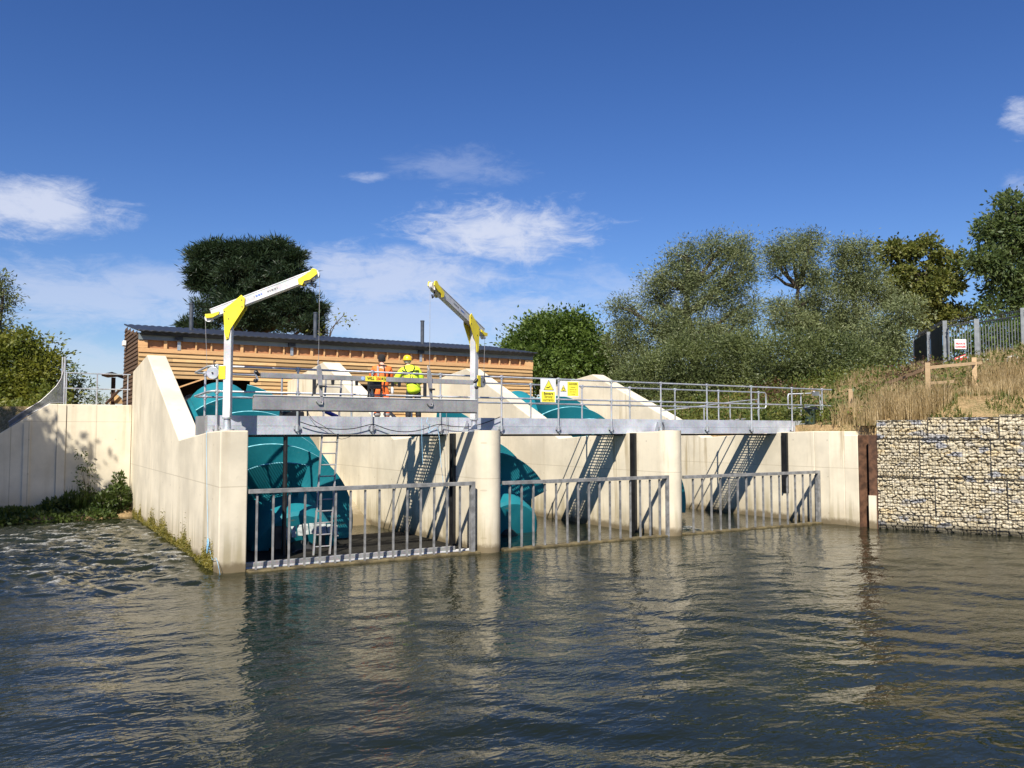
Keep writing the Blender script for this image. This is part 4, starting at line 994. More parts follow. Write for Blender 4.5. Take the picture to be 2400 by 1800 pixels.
# little dark porch behind the left wall
t = thing('timber_porch', 'dark timber porch with sloping canopy left of the powerhouse', 'porch', tuple(Pd(280, 945, 36)))
p1 = Pd(238, 881, 35.5); p2 = Pd(262, 879, 36); p3 = Pd(318, 898, 37.5)
mb = MB().prism([p1, p2, p3, p3 + Vector((0, 0, 0.16)), p2 + Vector((0, 0, 0.14)), p1 + Vector((0, 0, 0.08))], (0.35, 1.2, 0)); mb.build('canopy', M['darkwood'], t)
for px, top, w in ((266, 885, 0.16), (293, 893, 0.14)):
    a = Pd(px, top, 36.3); MB().cbox((a.x, a.y, (a.z + 3.4) / 2), (w, w, a.z - 3.4)).build('post', M['darkwood'], t)
q = [Pd(255, 946, 36.2), Pd(270, 921, 36.2), Pd(284, 932, 36.2), Pd(288, 946, 36.2)]
MB().prism(q, (0.05, 0.3, 0)).build('infill_panel', M['plank'], t)
MB().path([Pd(248, 946, 36), Pd(262, 933, 36), Pd(278, 916, 36), Pd(300, 905, 36.5)], 0.06, 8).build('handrail', M['darkwood'], t)

# ================================================================== LEFT HANDRAIL AND WIRE FENCE
t = thing('wall_railing', 'galvanised two bar railing on top of the left retaining wall', 'railing', (1.58, 31.5, 3.73))
for x in (1.60, 2.52, 3.48):
    MB().tube((x, 31.5, 3.72), (x, 31.5, 4.79), 0.024, 10).build('post', M['galv'], t, smooth=True)
for zz in (4.79, 4.27): MB().tube((1.56, 31.5, zz), (3.56, 31.5, zz), 0.022, 10).build('rail', M['galv'], t, smooth=True)
t = thing('wire_fence', 'curved grey wire mesh fence running down the sloping top of the left retaining wall', 'fence', (0.6, 31.45, 3.4))
top = [(152, 842), (149, 868), (143, 888), (132, 905), (115, 922), (95, 940), (70, 955), (45, 970), (20, 988)]
bot = [(156, 944), (152, 944), (146, 944), (136, 944), (118, 945), (98, 956), (74, 968), (48, 983), (22, 1000)]
def yy(k): return 31.62 - 0.02 * k
T = [onY(px, py, yy(k)) for k, (px, py) in enumerate(top)]; B = [onY(px, py, yy(k)) for k, (px, py) in enumerate(bot)]
mb = MB(); mb.path(T, 0.016, 6); mb.path(B, 0.012, 6); mb.build('edge_wire', M['alu_dull'], t)
mb = MB()
for k in range(len(T) - 1):
    for j in range(9):
        f = j / 9; mb.tube(T[k].lerp(T[k + 1], f), B[k].lerp(B[k + 1], f), 0.005, 4)
for j in range(1, 14):
    f = j / 14; mb.path([T[k].lerp(B[k], f) for k in range(len(T))], 0.006, 4)
mb.build('wire_mesh', M['wire'], t)
a = onY(153, 838, 31.6); MB().tube((a.x, 31.6, 3.7), (a.x, 31.6, a.z + 0.03), 0.03, 8).build('post', M['galv'], t)
a = onY(147, 838, 31.7); MB().tube((a.x, 31.7, 3.7), (a.x, 31.7, a.z + 0.02), 0.025, 8).build('post', M['galv'], t)

# ================================================================== SHEET PILE AND GABIONS
t = thing('sheet_pile', 'rusty brown steel sheet pile between the abutment and the gabion wall', 'sheet pile', (21.9, 15.5, 0))
prof = [(21.79, 15.88), (22.12, 15.74), (22.16, 15.56), (21.84, 15.44), (21.90, 15.14), (21.98, 15.14), (21.93, 15.38), (22.24, 15.50), (22.20, 15.80), (21.86, 15.93)]
prof = [(x - 0.13, 15.33 + (y - 15.14) * 0.70) for x, y in prof]
MB().prism([(x, y, -1.5) for x, y in prof], (0, 0, 4.22)).build('pile', M['rust'], t)
MB().prism([(21.655, 15.53, -1.0), (21.70, 15.53, -1.0), (21.76, 15.345, -1.0), (21.715, 15.345, -1.0)], (0, 0, 1.95)).build('concrete_facing', M['conc'], t)
def stones(w, h, seed):
    r = random.Random(seed); mb = MB(); bm = bmesh.new(); bmesh.ops.create_icosphere(bm, subdivisions=2, radius=1.0)
    for v_ in bm.verts: v_.co *= 1 + 0.10 * math.sin(7.3 * v_.co.x + 3.1 * v_.co.y) * math.cos(5.7 * v_.co.z + 1.3)
    bv = [v.co.copy() for v in bm.verts]; bf = [tuple(v.index for v in f.verts) for f in bm.faces]; bm.free()
    z = 0.0
    while z < h - 0.03:
        rh = r.uniform(0.065, 0.125); x = -0.02 - r.uniform(0, 0.1)
        while x < w + 0.02:
            sw = r.uniform(0.10, 0.30) if r.random() < 0.8 else r.uniform(0.08, 0.14)
            hh = rh * r.uniform(0.85, 1.25); cx = x + sw / 2; cz = z + rh / 2 + r.uniform(-0.012, 0.012)
            ph = [r.uniform(0, 6.3) for _ in range(6)]; tilt = r.uniform(-0.22, 0.22); dep = r.uniform(0.10, 0.15); ex = r.uniform(0.62, 0.95)
            fr = r.uniform(-0.03, 0.025); vs = []
            for v in bv:
                q = Vector([math.copysign(abs(c) ** ex, c) for c in v]); 
                k = 1 + 0.13 * math.sin(3.1 * v.x + ph[0]) * math.sin(2.7 * v.z + ph[1]) + 0.10 * math.sin(5 * v.y + ph[2] + 3 * v.x) + 0.06 * math.sin(9 * v.x + ph[3]) * math.sin(8 * v.z + ph[4])
                q = Vector((q.x * sw * 0.53 * k, q.y * dep * k, q.z * hh * 0.54 * k))
                q = Matrix.Rotation(tilt, 3, 'Y') @ q
                vs.append((min(max(cx + q.x, 0.0), w), max(fr + 0.13 + q.y, 0.006), min(max(cz + q.z, 0.0), h)))
            mb.add(vs, bf); x += sw * 0.98
        z += rh * 0.97
    return mb
def gmesh(w, h):
    mb = MB(); d = 0.0022
    x = 0.0
    while x <= w + 1e-3: mb.box((x - d, -d, 0), (x + d, d, h)); x += 0.0765
    z = 0.0
    while z <= h + 1e-3: mb.box((0, -d - 0.001, z - d), (w, d - 0.001, z + d)); z += 0.0765
    for x in (0, w): mb.box((x - 0.004, -0.008, 0), (x + 0.004, 0.004, h))
    for z in (0, h): mb.box((0, -0.008, z - 0.004), (w, 0.004, z + 0.004))
    return mb
protos = {}
def gabion_proto(key, w, h, seed):
    t = thing('gabion_basket', '', 'gabion', (0, 0, 0), 'stone filled gabion baskets of the right bank wall')
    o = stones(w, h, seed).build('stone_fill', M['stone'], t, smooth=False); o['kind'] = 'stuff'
    MB().box((0.02, 0.11, 0.01), (w - 0.02, 0.9, h - 0.01)).build('core_fill', simple('core_rubble', (0.24, 0.20, 0.14), 0.9), t)
    gmesh(w, h).build('wire_mesh', M['dsteel'], t)
    protos[key] = [t, False]
GW = 1.75
gabion_proto('a', GW, 1.1, 1); gabion_proto('b', GW, 1.1, 2); gabion_proto('c', GW, 1.15, 3); gabion_proto('d', GW, 0.5, 4); gabion_proto('e', GW, 0.5, 5)
g0 = Vector((21.77, 15.31, 0)); gd = (Vector((23.42, 12.03, 0)) - g0).normalized(); gang = math.atan2(gd.y, gd.x)
courses = [(-0.72, 'ccc', 'bottom', 0.55), (0.43, 'aba', 'second', 0.25), (1.53, 'bab', 'third', 0.62), (2.63, 'ded', 'top', 0.40)]
# the bottom course stands on another one that is under water
for z, keys, nm, sh in courses:
    for k in range(6):
        key = keys[k % 3]; rec = protos[key]
        if not rec[1]: o = rec[0]; rec[1] = True
        else: o = copy_tree(rec[0]); o.scale = (1, 1, 1)
        dist = k * (GW + 0.012) - sh * (1 if k else 0)
        p = g0 + gd * (k * (GW + 0.012) - sh if k else -0.0)
        if k == 0 and sh: p = g0 + gd * (-0.0)
        lean = 0.06 * z
        pos = g0 + gd * (max(0.0, k * (GW + 0.012) - sh)) + Vector((-gd.y, gd.x, 0)) * (0.02 * (z + 0.7))
        o.location = (pos.x, pos.y, z); o.rotation_euler = (0, 0, gang)
        o.scale = ((GW - sh) / GW if k == 0 else 1, 1, 1.0 + 0.13 * k + 0.05 if nm == 'top' else 1)
        where = ['next to the rusty sheet pile', 'second from the sheet pile', 'third from the sheet pile', 'fourth from the sheet pile', 'fifth from the sheet pile', 'farthest from the sheet pile'][k]
        o['label'] = 'gabion basket of pale limestone in the %s course, %s' % (nm, where)

# ================================================================== PEOPLE
def skin_mesh(name, m, parent, verts, edges, root=0, sub=1, base=Vector((0, 0, 0)), R=None):
    me = bpy.data.meshes.new(name)
    pts = [Vector(v[0]) for v in verts]
    if R is not None: pts = [R @ p for p in pts]
    pts = [p + base - ORG[parent.name] for p in pts]
    me.from_pydata([tuple(p) for p in pts], edges, []); me.update()
    o = bpy.data.objects.new(name, me); link(o, parent); ORG[o.name] = ORG[parent.name].copy()
    sk = o.modifiers.new('skin', 'SKIN'); sk.use_smooth_shade = True; sk.branch_smoothing = 0.4
    if sub: ss = o.modifiers.new('smooth', 'SUBSURF'); ss.levels = sub; ss.render_levels = sub
    for i, v in enumerate(verts):
        d = me.skin_vertices[0].data[i]; r = v[1]
        d.radius = (r, r) if not isinstance(r, tuple) else r
        d.use_root = (i == root)
    me.materials.append(m)
    return o
def person(name, label, base, yaw, J, top, legs, headgear, top_m, leg_m, extra=None):
    """J: dict of joints in local metres (x right, y forward, z up); the body is one skinned surface under the clothes"""
    t = thing(name, label, 'person', tuple(base), 'workers on the footbridge')
    R = Matrix.Rotation(yaw, 3, 'Z'); B = Vector(base)
    V = []; E = []; idx = {}
    def add(k, p, r, par=None):
        idx[k] = len(V); V.append((p, r))
        if par is not None: E.append((idx[par], idx[k]))
    add('pel', J['pel'], (0.15, 0.11)); add('spi', J['spi'], (0.135, 0.10), 'pel'); add('che', J['che'], (0.155, 0.11), 'spi'); add('nec', J['nec'], 0.058, 'che')
    h0 = Vector(J['nec']); h1 = Vector(J['head']); hd = (h1 - h0)
    add('jaw', tuple(h0 + hd * 0.45 + Vector((0, 0.025, 0))), (0.062, 0.07), 'nec'); add('skull', tuple(h1), (0.076, 0.092), 'jaw'); add('crown', tuple(h1 + hd.normalized() * 0.075), (0.055, 0.065), 'skull')
    for s in ('L', 'R'):
        add('sh' + s, J['sh' + s], 0.062, 'che'); add('el' + s, J['el' + s], 0.044, 'sh' + s); add('wr' + s, J['wr' + s], 0.028, 'el' + s)
        w = Vector(J['wr' + s]); d = (w - Vector(J['el' + s])).normalized()
        side = Vector((1 if s == 'L' else -1, 0, 0)); side = (side - d * side.dot(d)).normalized(); dn = d.cross(side)
        if dn.z > 0: dn = -dn
        add('pa' + s, tuple(w + d * 0.055), (0.036, 0.018), 'wr' + s)
        for f in range(4):
            o_ = side * (0.027 - 0.018 * f); ln = (0.036, 0.041, 0.038, 0.029)[f]
            k1 = w + d * 0.10 + o_; k2 = k1 + d * ln + dn * 0.012; k3 = k2 + d * ln * 0.5 + dn * ln * 0.8
            add('f%d1%s' % (f, s), tuple(k1), 0.0095, 'pa' + s); add('f%d2%s' % (f, s), tuple(k2), 0.0088, 'f%d1%s' % (f, s)); add('f%d3%s' % (f, s), tuple(k3), 0.0078, 'f%d2%s' % (f, s))
        k1 = w + d * 0.045 + side * 0.042; k2 = k1 + d * 0.03 + side * 0.018 + dn * 0.01
        add('t1' + s, tuple(k1), 0.011, 'pa' + s); add('t2' + s, tuple(k2), 0.009, 't1' + s)
        add('hi' + s, J['hi' + s], 0.09, 'pel'); add('kn' + s, J['kn' + s], 0.06, 'hi' + s); add('an' + s, J['an' + s], 0.04, 'kn' + s)
        a = Vector(J['an' + s]); add('to' + s, (a.x, a.y + 0.15, 0.035), (0.04, 0.03), 'an' + s)
    skin_mesh('body', M['skin'], t, V, E, 0, 1, B, R)
    # face: nose, ears
    c = Vector(J['head']); 
    def LB(p): return R @ Vector(p) + B
    mb = MB()
    for sx_ in (-1, 1): mb.path([LB(c + Vector((sx_ * 0.078, -0.01, -0.045))), LB(c + Vector((sx_ * 0.085, -0.02, 0.0))), LB(c + Vector((sx_ * 0.078, -0.005, 0.03)))], [0.012, 0.018, 0.010], 8)
    mb.build('ears', M['skin'], t, smooth=True); 
    mb = MB().path([LB(c + Vector((0, 0.09, 0.01))), LB(c + Vector((0, 0.112, -0.03))), LB(c + Vector((0, 0.09, -0.045)))], [0.010, 0.016, 0.008], 8); mb.build('nose', M['skin'], t, smooth=True)
    # jacket
    V = []; E = []; idx = {}
    rr = top
    hem = Vector(J['pel']) + (Vector(J['pel']) - Vector(J['spi'])).normalized() * rr.get('hem_len', 0.10)
    add('hem', tuple(hem), rr['hem']); add('pel', J['pel'], rr['pel'], 'hem'); add('spi', J['spi'], rr['spi'], 'pel'); add('che', J['che'], rr['che'], 'spi')
    ck = Vector(J['che']).lerp(Vector(J['nec']), 0.75); add('col', tuple(ck), rr['col'], 'che')
    for s in ('L', 'R'):
        add('sh' + s, J['sh' + s], rr['sh'], 'che'); add('el' + s, J['el' + s], rr['el'], 'sh' + s)
        cuff = Vector(J['el' + s]).lerp(Vector(J['wr' + s]), 0.97); add('cu' + s, tuple(cuff), rr['cu'], 'el' + s)
    jk = skin_mesh('jacket', top_m, t, V, E, 0, 2, B, R)
    V = []; E = []; idx = {}
    add('wa', tuple(Vector(J['pel']).lerp(Vector(J['spi']), 0.4)), (0.155, 0.12)); add('pel', J['pel'], (0.168, 0.135), 'wa')
    for s in ('L', 'R'):
        add('hi' + s, J['hi' + s], 0.105, 'pel'); add('kn' + s, J['kn' + s], 0.085, 'hi' + s)
        a = Vector(J['an' + s]); add('an' + s, (a.x, a.y, a.z + 0.02), 0.078, 'kn' + s)
    skin_mesh('trousers', leg_m, t, V, E, 0, 2, B, R)
    for s in ('L', 'R'):
        a = Vector(J['an' + s])
        mb = MB(); mb.path([LB((a.x, a.y - 0.05, 0.04)), LB((a.x, a.y + 0.05, 0.05)), LB((a.x, a.y + 0.19, 0.035))], [0.045, 0.055, 0.038], 12); mb.path([LB((a.x, a.y, 0.04)), LB((a.x, a.y, 0.17))], 0.055, 12)
        mb.build('boot', M['oldwood'] if s == 'L' else M['oldwood'], t, smooth=True)
    return t, R, B, LB
# worker in orange: upright, arms forward on the far rail
base = onY(895, 975, 19.42); base = Vector((base.x, 19.42, 3.034))
J = dict(pel=(0, 0, 0.93), spi=(0, 0.02, 1.12), che=(0, 0.05, 1.33), nec=(0, 0.10, 1.49), head=(0.005, 0.15, 1.60),
         shL=(-0.19, 0.06, 1.385), shR=(0.19, 0.06, 1.385), elL=(-0.265, 0.13, 1.14), elR=(0.245, 0.12, 1.12), wrL=(-0.20, 0.36, 1.10), wrR=(0.20, 0.34, 1.02),
         hiL=(-0.095, 0, 0.88), hiR=(0.095, 0, 0.88), knL=(-0.11, 0.06, 0.48), knR=(0.12, 0.03, 0.48), anL=(-0.115, 0.0, 0.10), anR=(0.125, -0.03, 0.10))
tp = dict(hem=(0.185, 0.14), hem_len=0.02, pel=(0.19, 0.145), spi=(0.185, 0.14), che=(0.195, 0.145), col=(0.085, 0.08), sh=0.09, el=0.072, cu=0.05)
t, R, B, LB = person('person', 'worker in orange overalls and black beanie seen from behind on the footbridge', base, -0.25, J, tp, None, None, M['orange'], M['orange'])
c = Vector(J['head'])
mb = MB(); mb.lathe((0, 0, 0), [(0.094, -0.055), (0.102, -0.02), (0.104, 0.02), (0.096, 0.07), (0.068, 0.115), (0.02, 0.132)], 20)
mb.v = [tuple(LB(Vector((v[0] * 0.94, v[1] * 1.08, v[2])) + c + Vector((0, -0.005, 0.01)))) for v in mb.v]; mb.build('beanie', M['hat'], t, smooth=True)
def band(t, LB, pts, w, m, name='reflective_band'):
    mb = MB()
    for i in range(len(pts) - 1): mb.bar(LB(pts[i]), LB(pts[i + 1]), 0.012, w, up=(0, 0, 1))
    return mb.build(name, m, t)
def vband(t, LB, pts, w, m, name='reflective_band'):
    mb = MB()
    for i in range(len(pts) - 1):
        p, q = LB(pts[i]), LB(pts[i + 1]); mb.bar(p, q, w, 0.012, up=tuple((LB((0, -1, 0)) - LB((0, 0, 0)))))
    return mb.build(name, m, t)
vband(t, LB, [(-0.115, -0.01, 1.43), (-0.125, -0.098, 1.34), (-0.12, -0.125, 1.2), (-0.12, -0.13, 1.05)], 0.045, M['retro'])
vband(t, LB, [(0.03, 0.0, 1.46), (0.035, -0.10, 1.36), (0.045, -0.128, 1.2), (0.03, -0.145, 1.0), (0.0, -0.15, 0.86)], 0.025, M['hat'], 'harness_strap')
band(t, LB, [(-0.10, -0.01, 1.462), (0.0, -0.035, 1.452), (0.11, -0.02, 1.44)], 0.02, M['hat'], 'harness_strap')
for s in (-1, 1): MB().lathe(tuple(LB((s * 0.12, -0.01, 0.22))), [(0.088, -0.03), (0.09, 0.0), (0.088, 0.03)], 16).build('reflective_band', M['retro'], t, smooth=True)
# worker in yellow: leaning to the left over the far rail, head turned right
base = onY(966, 975, 19.50); base = Vector((base.x, 19.48, 3.034))
J = dict(pel=(0.02, -0.02, 0.93), spi=(-0.02, 0.02, 1.13), che=(-0.075, 0.10, 1.35), nec=(-0.115, 0.17, 1.51), head=(-0.125, 0.20, 1.62),
         shL=(-0.27, 0.12, 1.37), shR=(0.12, 0.12, 1.40), elL=(-0.41, 0.16, 1.12), elR=(0.24, 0.16, 1.13), wrL=(-0.42, 0.38, 1.06), wrR=(0.20, 0.38, 1.05),
         hiL=(-0.08, -0.02, 0.88), hiR=(0.12, -0.02, 0.88), knL=(-0.10, 0.08, 0.48), knR=(0.14, 0.02, 0.48), anL=(-0.11, 0.02, 0.10), anR=(0.15, -0.05, 0.10))
tp = dict(hem=(0.235, 0.175), hem_len=0.22, pel=(0.22, 0.165), spi=(0.215, 0.16), che=(0.215, 0.155), col=(0.10, 0.095), sh=0.105, el=0.09, cu=0.062)
t, R, B, LB = person('person', 'worker in yellow high visibility jacket and yellow helmet leaning over the footbridge rail', base, -0.35, J, tp, None, None, M['hiviz'], M['navy'])
c = Vector(J['head']) + Vector((0, 0, 0.02))
mb = MB(); mb.lathe((0, 0, 0), [(0.112, -0.012), (0.135, -0.010), (0.136, 0.0), (0.116, 0.006), (0.114, 0.04), (0.10, 0.085), (0.065, 0.12), (0.015, 0.132)], 24)
mb.v = [tuple(LB(Vector((v[0], v[1] * 1.12, v[2])) + c)) for v in mb.v]; mb.build('helmet', M['helmet'], t, smooth=True)
mb = MB(); mb.lathe((0, 0, 0), [(0.05, -0.10), (0.084, -0.07), (0.09, -0.03), (0.088, 0.0)], 18)
mb.v = [tuple(LB(Vector((v[0] * 0.98, v[1] * 1.1 - 0.01, v[2])) + c)) for v in mb.v]; mb.build('hair', M['hair'], t, smooth=True)
band(t, LB, [(-0.27, -0.03, 1.30), (-0.20, -0.065, 1.27), (-0.08, -0.09, 1.25), (0.06, -0.09, 1.27), (0.13, -0.05, 1.29)], 0.05, M['retro'])
band(t, LB, [(-0.235, -0.10, 1.13), (-0.13, -0.155, 1.11), (0.0, -0.165, 1.10), (0.12, -0.155, 1.10), (0.20, -0.09, 1.11)], 0.05, M['retro'])
vband(t, LB, [(-0.21, 0.10, 1.475), (-0.215, -0.005, 1.42), (-0.16, -0.075, 1.31), (-0.05, -0.10, 1.24), (0.0, -0.14, 1.12)], 0.028, M['hat'], 'harness_strap')
vband(t, LB, [(0.03, 0.10, 1.49), (0.05, 0.0, 1.43), (0.0, -0.07, 1.33), (-0.05, -0.10, 1.24), (-0.10, -0.145, 1.1)], 0.028, M['hat'], 'harness_strap')
vband(t, LB, [(-0.27, 0.03, 1.36), (-0.16, -0.075, 1.29), (-0.04, -0.095, 1.325), (0.09, -0.05, 1.35), (0.16, 0.03, 1.35)], 0.028, M['hat'], 'harness_strap')
band(t, LB, [(-0.20, -0.115, 1.03), (-0.09, -0.172, 1.02), (0.03, -0.18, 1.02), (0.14, -0.165, 1.02), (0.215, -0.09, 1.03)], 0.03, M['hat'], 'harness_strap')

# ================================================================== RIGHT BANK FENCES
t = thing('timber_fence', 'pale post and rail timber fence on the grassy right bank', 'fence', (25.6, 16.0, 3.8))
def fpost(px, ptop, pbot, d, w, m='fencewood'):
    a = at(px, ptop, d); b = at(px, pbot, d); g = ghf(a.x, a.y)
    MB().cbox((a.x, a.y, (a.z + min(b.z, g)) / 2 - 0.1), (w, w, a.z - min(b.z, g) + 0.2), 0.5).build('post', M[m], t, bevel=0.006)
    return a
p1 = fpost(1994, 912, 965, 26.5, 0.13); p2 = fpost(2174, 850, 940, 27, 0.15); p3 = fpost(2283, 838, 885, 29, 0.15)
def frail(pts, w, m='fencewood'):
    q = [at(*p) for p in pts]
    for i in range(len(q) - 1): MB().bar(q[i], q[i + 1], 0.045, w).build('rail', M[m], t)
frail([(2180, 861, 27), (2300, 850, 29.2)], 0.10); frail([(2180, 898, 27), (2235, 894, 28.2)], 0.09)
frail([(2166, 866, 27.1), (2075, 900, 28.2)], 0.10, 'oldwood'); frail([(2168, 901, 27.1), (2105, 925, 27.8)], 0.10, 'oldwood')
t = thing('steel_fence', 'tall grey steel palisade fence and gate with spiked top on the right bank', 'fence', (35, 21, 5.6))
def panel(pa, pb, top_a, top_b, n, m, pale_w, spikes=True):
    """pa, pb: (px, py_bottom, depth); top: py"""
    A, B_ = at(*pa), at(*pb); At, Bt = at(pa[0], top_a, pa[2]), at(pb[0], top_b, pb[2])
    for k in range(n):
        f = (k + 0.5) / n
        lo = A.lerp(B_, f); hi = At.lerp(Bt, f); lo.z = min(lo.z, ghf(lo.x, lo.y) + 0.05); hi.x, hi.y = lo.x, lo.y
        MB().bar(lo, hi, pale_w, 0.02, up=tuple((B_ - A).cross(Vector((0, 0, 1))))).build('pale', M[m], t)
    up = Vector((0, 0, 0.0))
    MB().bar(At - Vector((0, 0, 0.06)), Bt - Vector((0, 0, 0.06)), 0.04, 0.06).build('rail', M['palidark'], t)
    MB().bar(A + Vector((0, 0, 0.12)), B_ + Vector((0, 0, 0.12)), 0.04, 0.06).build('rail', M['palidark'], t)
    if spikes:
        mb = MB(); mb.tube(At + Vector((0, 0, 0.13)), Bt + Vector((0, 0, 0.13)), 0.02, 6)
        L = (Bt - At).length; ns = int(L / 0.11)
        for k in range(ns):
            c_ = At.lerp(Bt, (k + 0.5) / ns) + Vector((0, 0, 0.13)); ax = (Bt - At).normalized()
            for j in range(5):
                q = 2 * math.pi * (j + 0.37 * k) / 5; v = ax.cross(Vector((0, 0, 1))).normalized() * math.cos(q) + Vector((0, 0, 1)) * math.sin(q)
                mb.bar(c_, c_ + v * 0.10 + ax * 0.015, 0.02, 0.008)
        mb.build('spike_roller', M['palidark'], t)
def spost(px, top, bot, d, w, m='palisade'):
    a = at(px, top, d); g = min(at(px, bot, d).z, ghf(a.x, a.y)) - 0.2
    MB().cbox((a.x, a.y, (a.z + g) / 2), (w, w, a.z - g), 0.6).build('post', M[m], t)
panel((2144, 838, 41), (2173, 842, 38.5), 797, 781, 26, 'palidark', 0.085)
panel((2183, 846, 38), (2210, 852, 36.2), 778, 762, 26, 'palidark', 0.085)
panel((2222, 855, 35.5), (2280, 850, 35.5), 762, 750, 9, 'palisade', 0.03)
panel((2296, 848, 35.4), (2392, 840, 34), 752, 737, 14, 'palisade', 0.03)
panel((2400, 840, 33.8), (2500, 832, 32.5), 735, 720, 14, 'palisade', 0.03)
for px, tp_, bt, d, w in ((2176, 778, 845, 38.3, 0.14), (2214, 752, 850, 36, 0.17), (2222, 768, 850, 35.8, 0.09), (2288, 748, 850, 35.5, 0.19), (2396, 722, 845, 33.9, 0.16), (2142, 795, 838, 41.2, 0.1)): spost(px, tp_, bt, d, w)
a = at(2237, 795, 35.2); b = at(2265, 818, 35.2)
w_, h_ = (b - a).xy.length if hasattr((b - a), 'xy') else 0.5, a.z - b.z
t = thing('notice', 'white notice with red letters PRIVATE DANGER on the steel gate', 'sign', ((a.x + b.x) / 2, (a.y + b.y) / 2, b.z))
c_ = (a + b) / 2; yaw = math.atan2((b - a).y, (b - a).x); nrm = Vector((math.sin(yaw), -math.cos(yaw), 0))
MB().cbox(c_, (w_, 0.012, h_), yaw).build('board', M['white'], t)
for k, s in enumerate(('PRIVATE', 'DANGER')):
    text(s, h_ * 0.27, M['red'], t, c_ + nrm * 0.009 + Vector((0, 0, h_ * (0.03 - 0.31 * k))), (math.pi / 2, 0, yaw), xs=1.0, bold=0.005)
u_ = Vector((math.cos(yaw), math.sin(yaw), 0)); mb = MB()
for k in range(7): mb.bar(c_ + nrm * 0.008 + u_ * (-0.15 + 0.05 * k) + Vector((0, 0, h_ * 0.33)), c_ + nrm * 0.008 + u_ * (-0.12 + 0.05 * k) + Vector((0, 0, h_ * 0.33)), 0.004, 0.03)
mb.build('faded_line', M['mark_grey'], t)
a = at(2252, 840, 35.0)
t = thing('fallen_notice', 'red and white notice hanging crooked at the foot of the steel gate', 'sign', tuple(a))
MB().bar(a - u_ * 0.24 - Vector((0, 0, 0.09)), a + u_ * 0.24 + Vector((0, 0, 0.08)), 0.012, 0.22).build('board', M['red'], t)
MB().bar(a - u_ * 0.2 - Vector((0, 0, 0.02)) + nrm * 0.01, a + u_ * 0.2 + Vector((0, 0, 0.12)) + nrm * 0.01, 0.006, 0.05).build('white_stripe', M['white'], t)
q = [at(2357, 872, 31), at(2362, 838, 31), at(2375, 834, 31), at(2384, 836, 31), at(2384, 872, 31)]
t = thing('gate_frame', 'white tubular barrier half hidden in the dry grass on the right bank', 'barrier', tuple(q[0]))
MB().path(q, 0.035, 8).build('tube_frame', M['white'], t, smooth=True); MB().path([at(2303, 842, 32), at(2370, 847, 31)], 0.03, 8).build('rail', M['white'], t)

# ================================================================== VEGETATION
def leaf_quads(P, D, L, W, rng):
    n = len(P)
    D = D / np.maximum(1e-6, np.linalg.norm(D, axis=1))[:, None]
    r = rng.normal(size=(n, 3)); S = np.cross(D, r); S /= np.maximum(1e-6, np.linalg.norm(S, axis=1))[:, None]
    L = L[:, None]; W = W[:, None]
    return np.stack([P, P + D * L * 0.45 + S * W * 0.5, P + D * L, P + D * L * 0.45 - S * W * 0.5], 1).reshape(-1, 3)
def clumps(lobes, n_per, rng, inner=0.45):
    out = []; 
    for c, rx, ry, rz, wgt in lobes:
        n = int(n_per * wgt); v = rng.normal(size=(n, 3)); v /= np.linalg.norm(v, axis=1)[:, None]
        r = (inner ** 3 + (1 - inner ** 3) * rng.random(n)) ** (1 / 3)
        out.append((np.array(c) + v * r[:, None] * np.array([rx, ry, rz]), v))
    return np.concatenate([o[0] for o in out]), np.concatenate([o[1] for o in out])
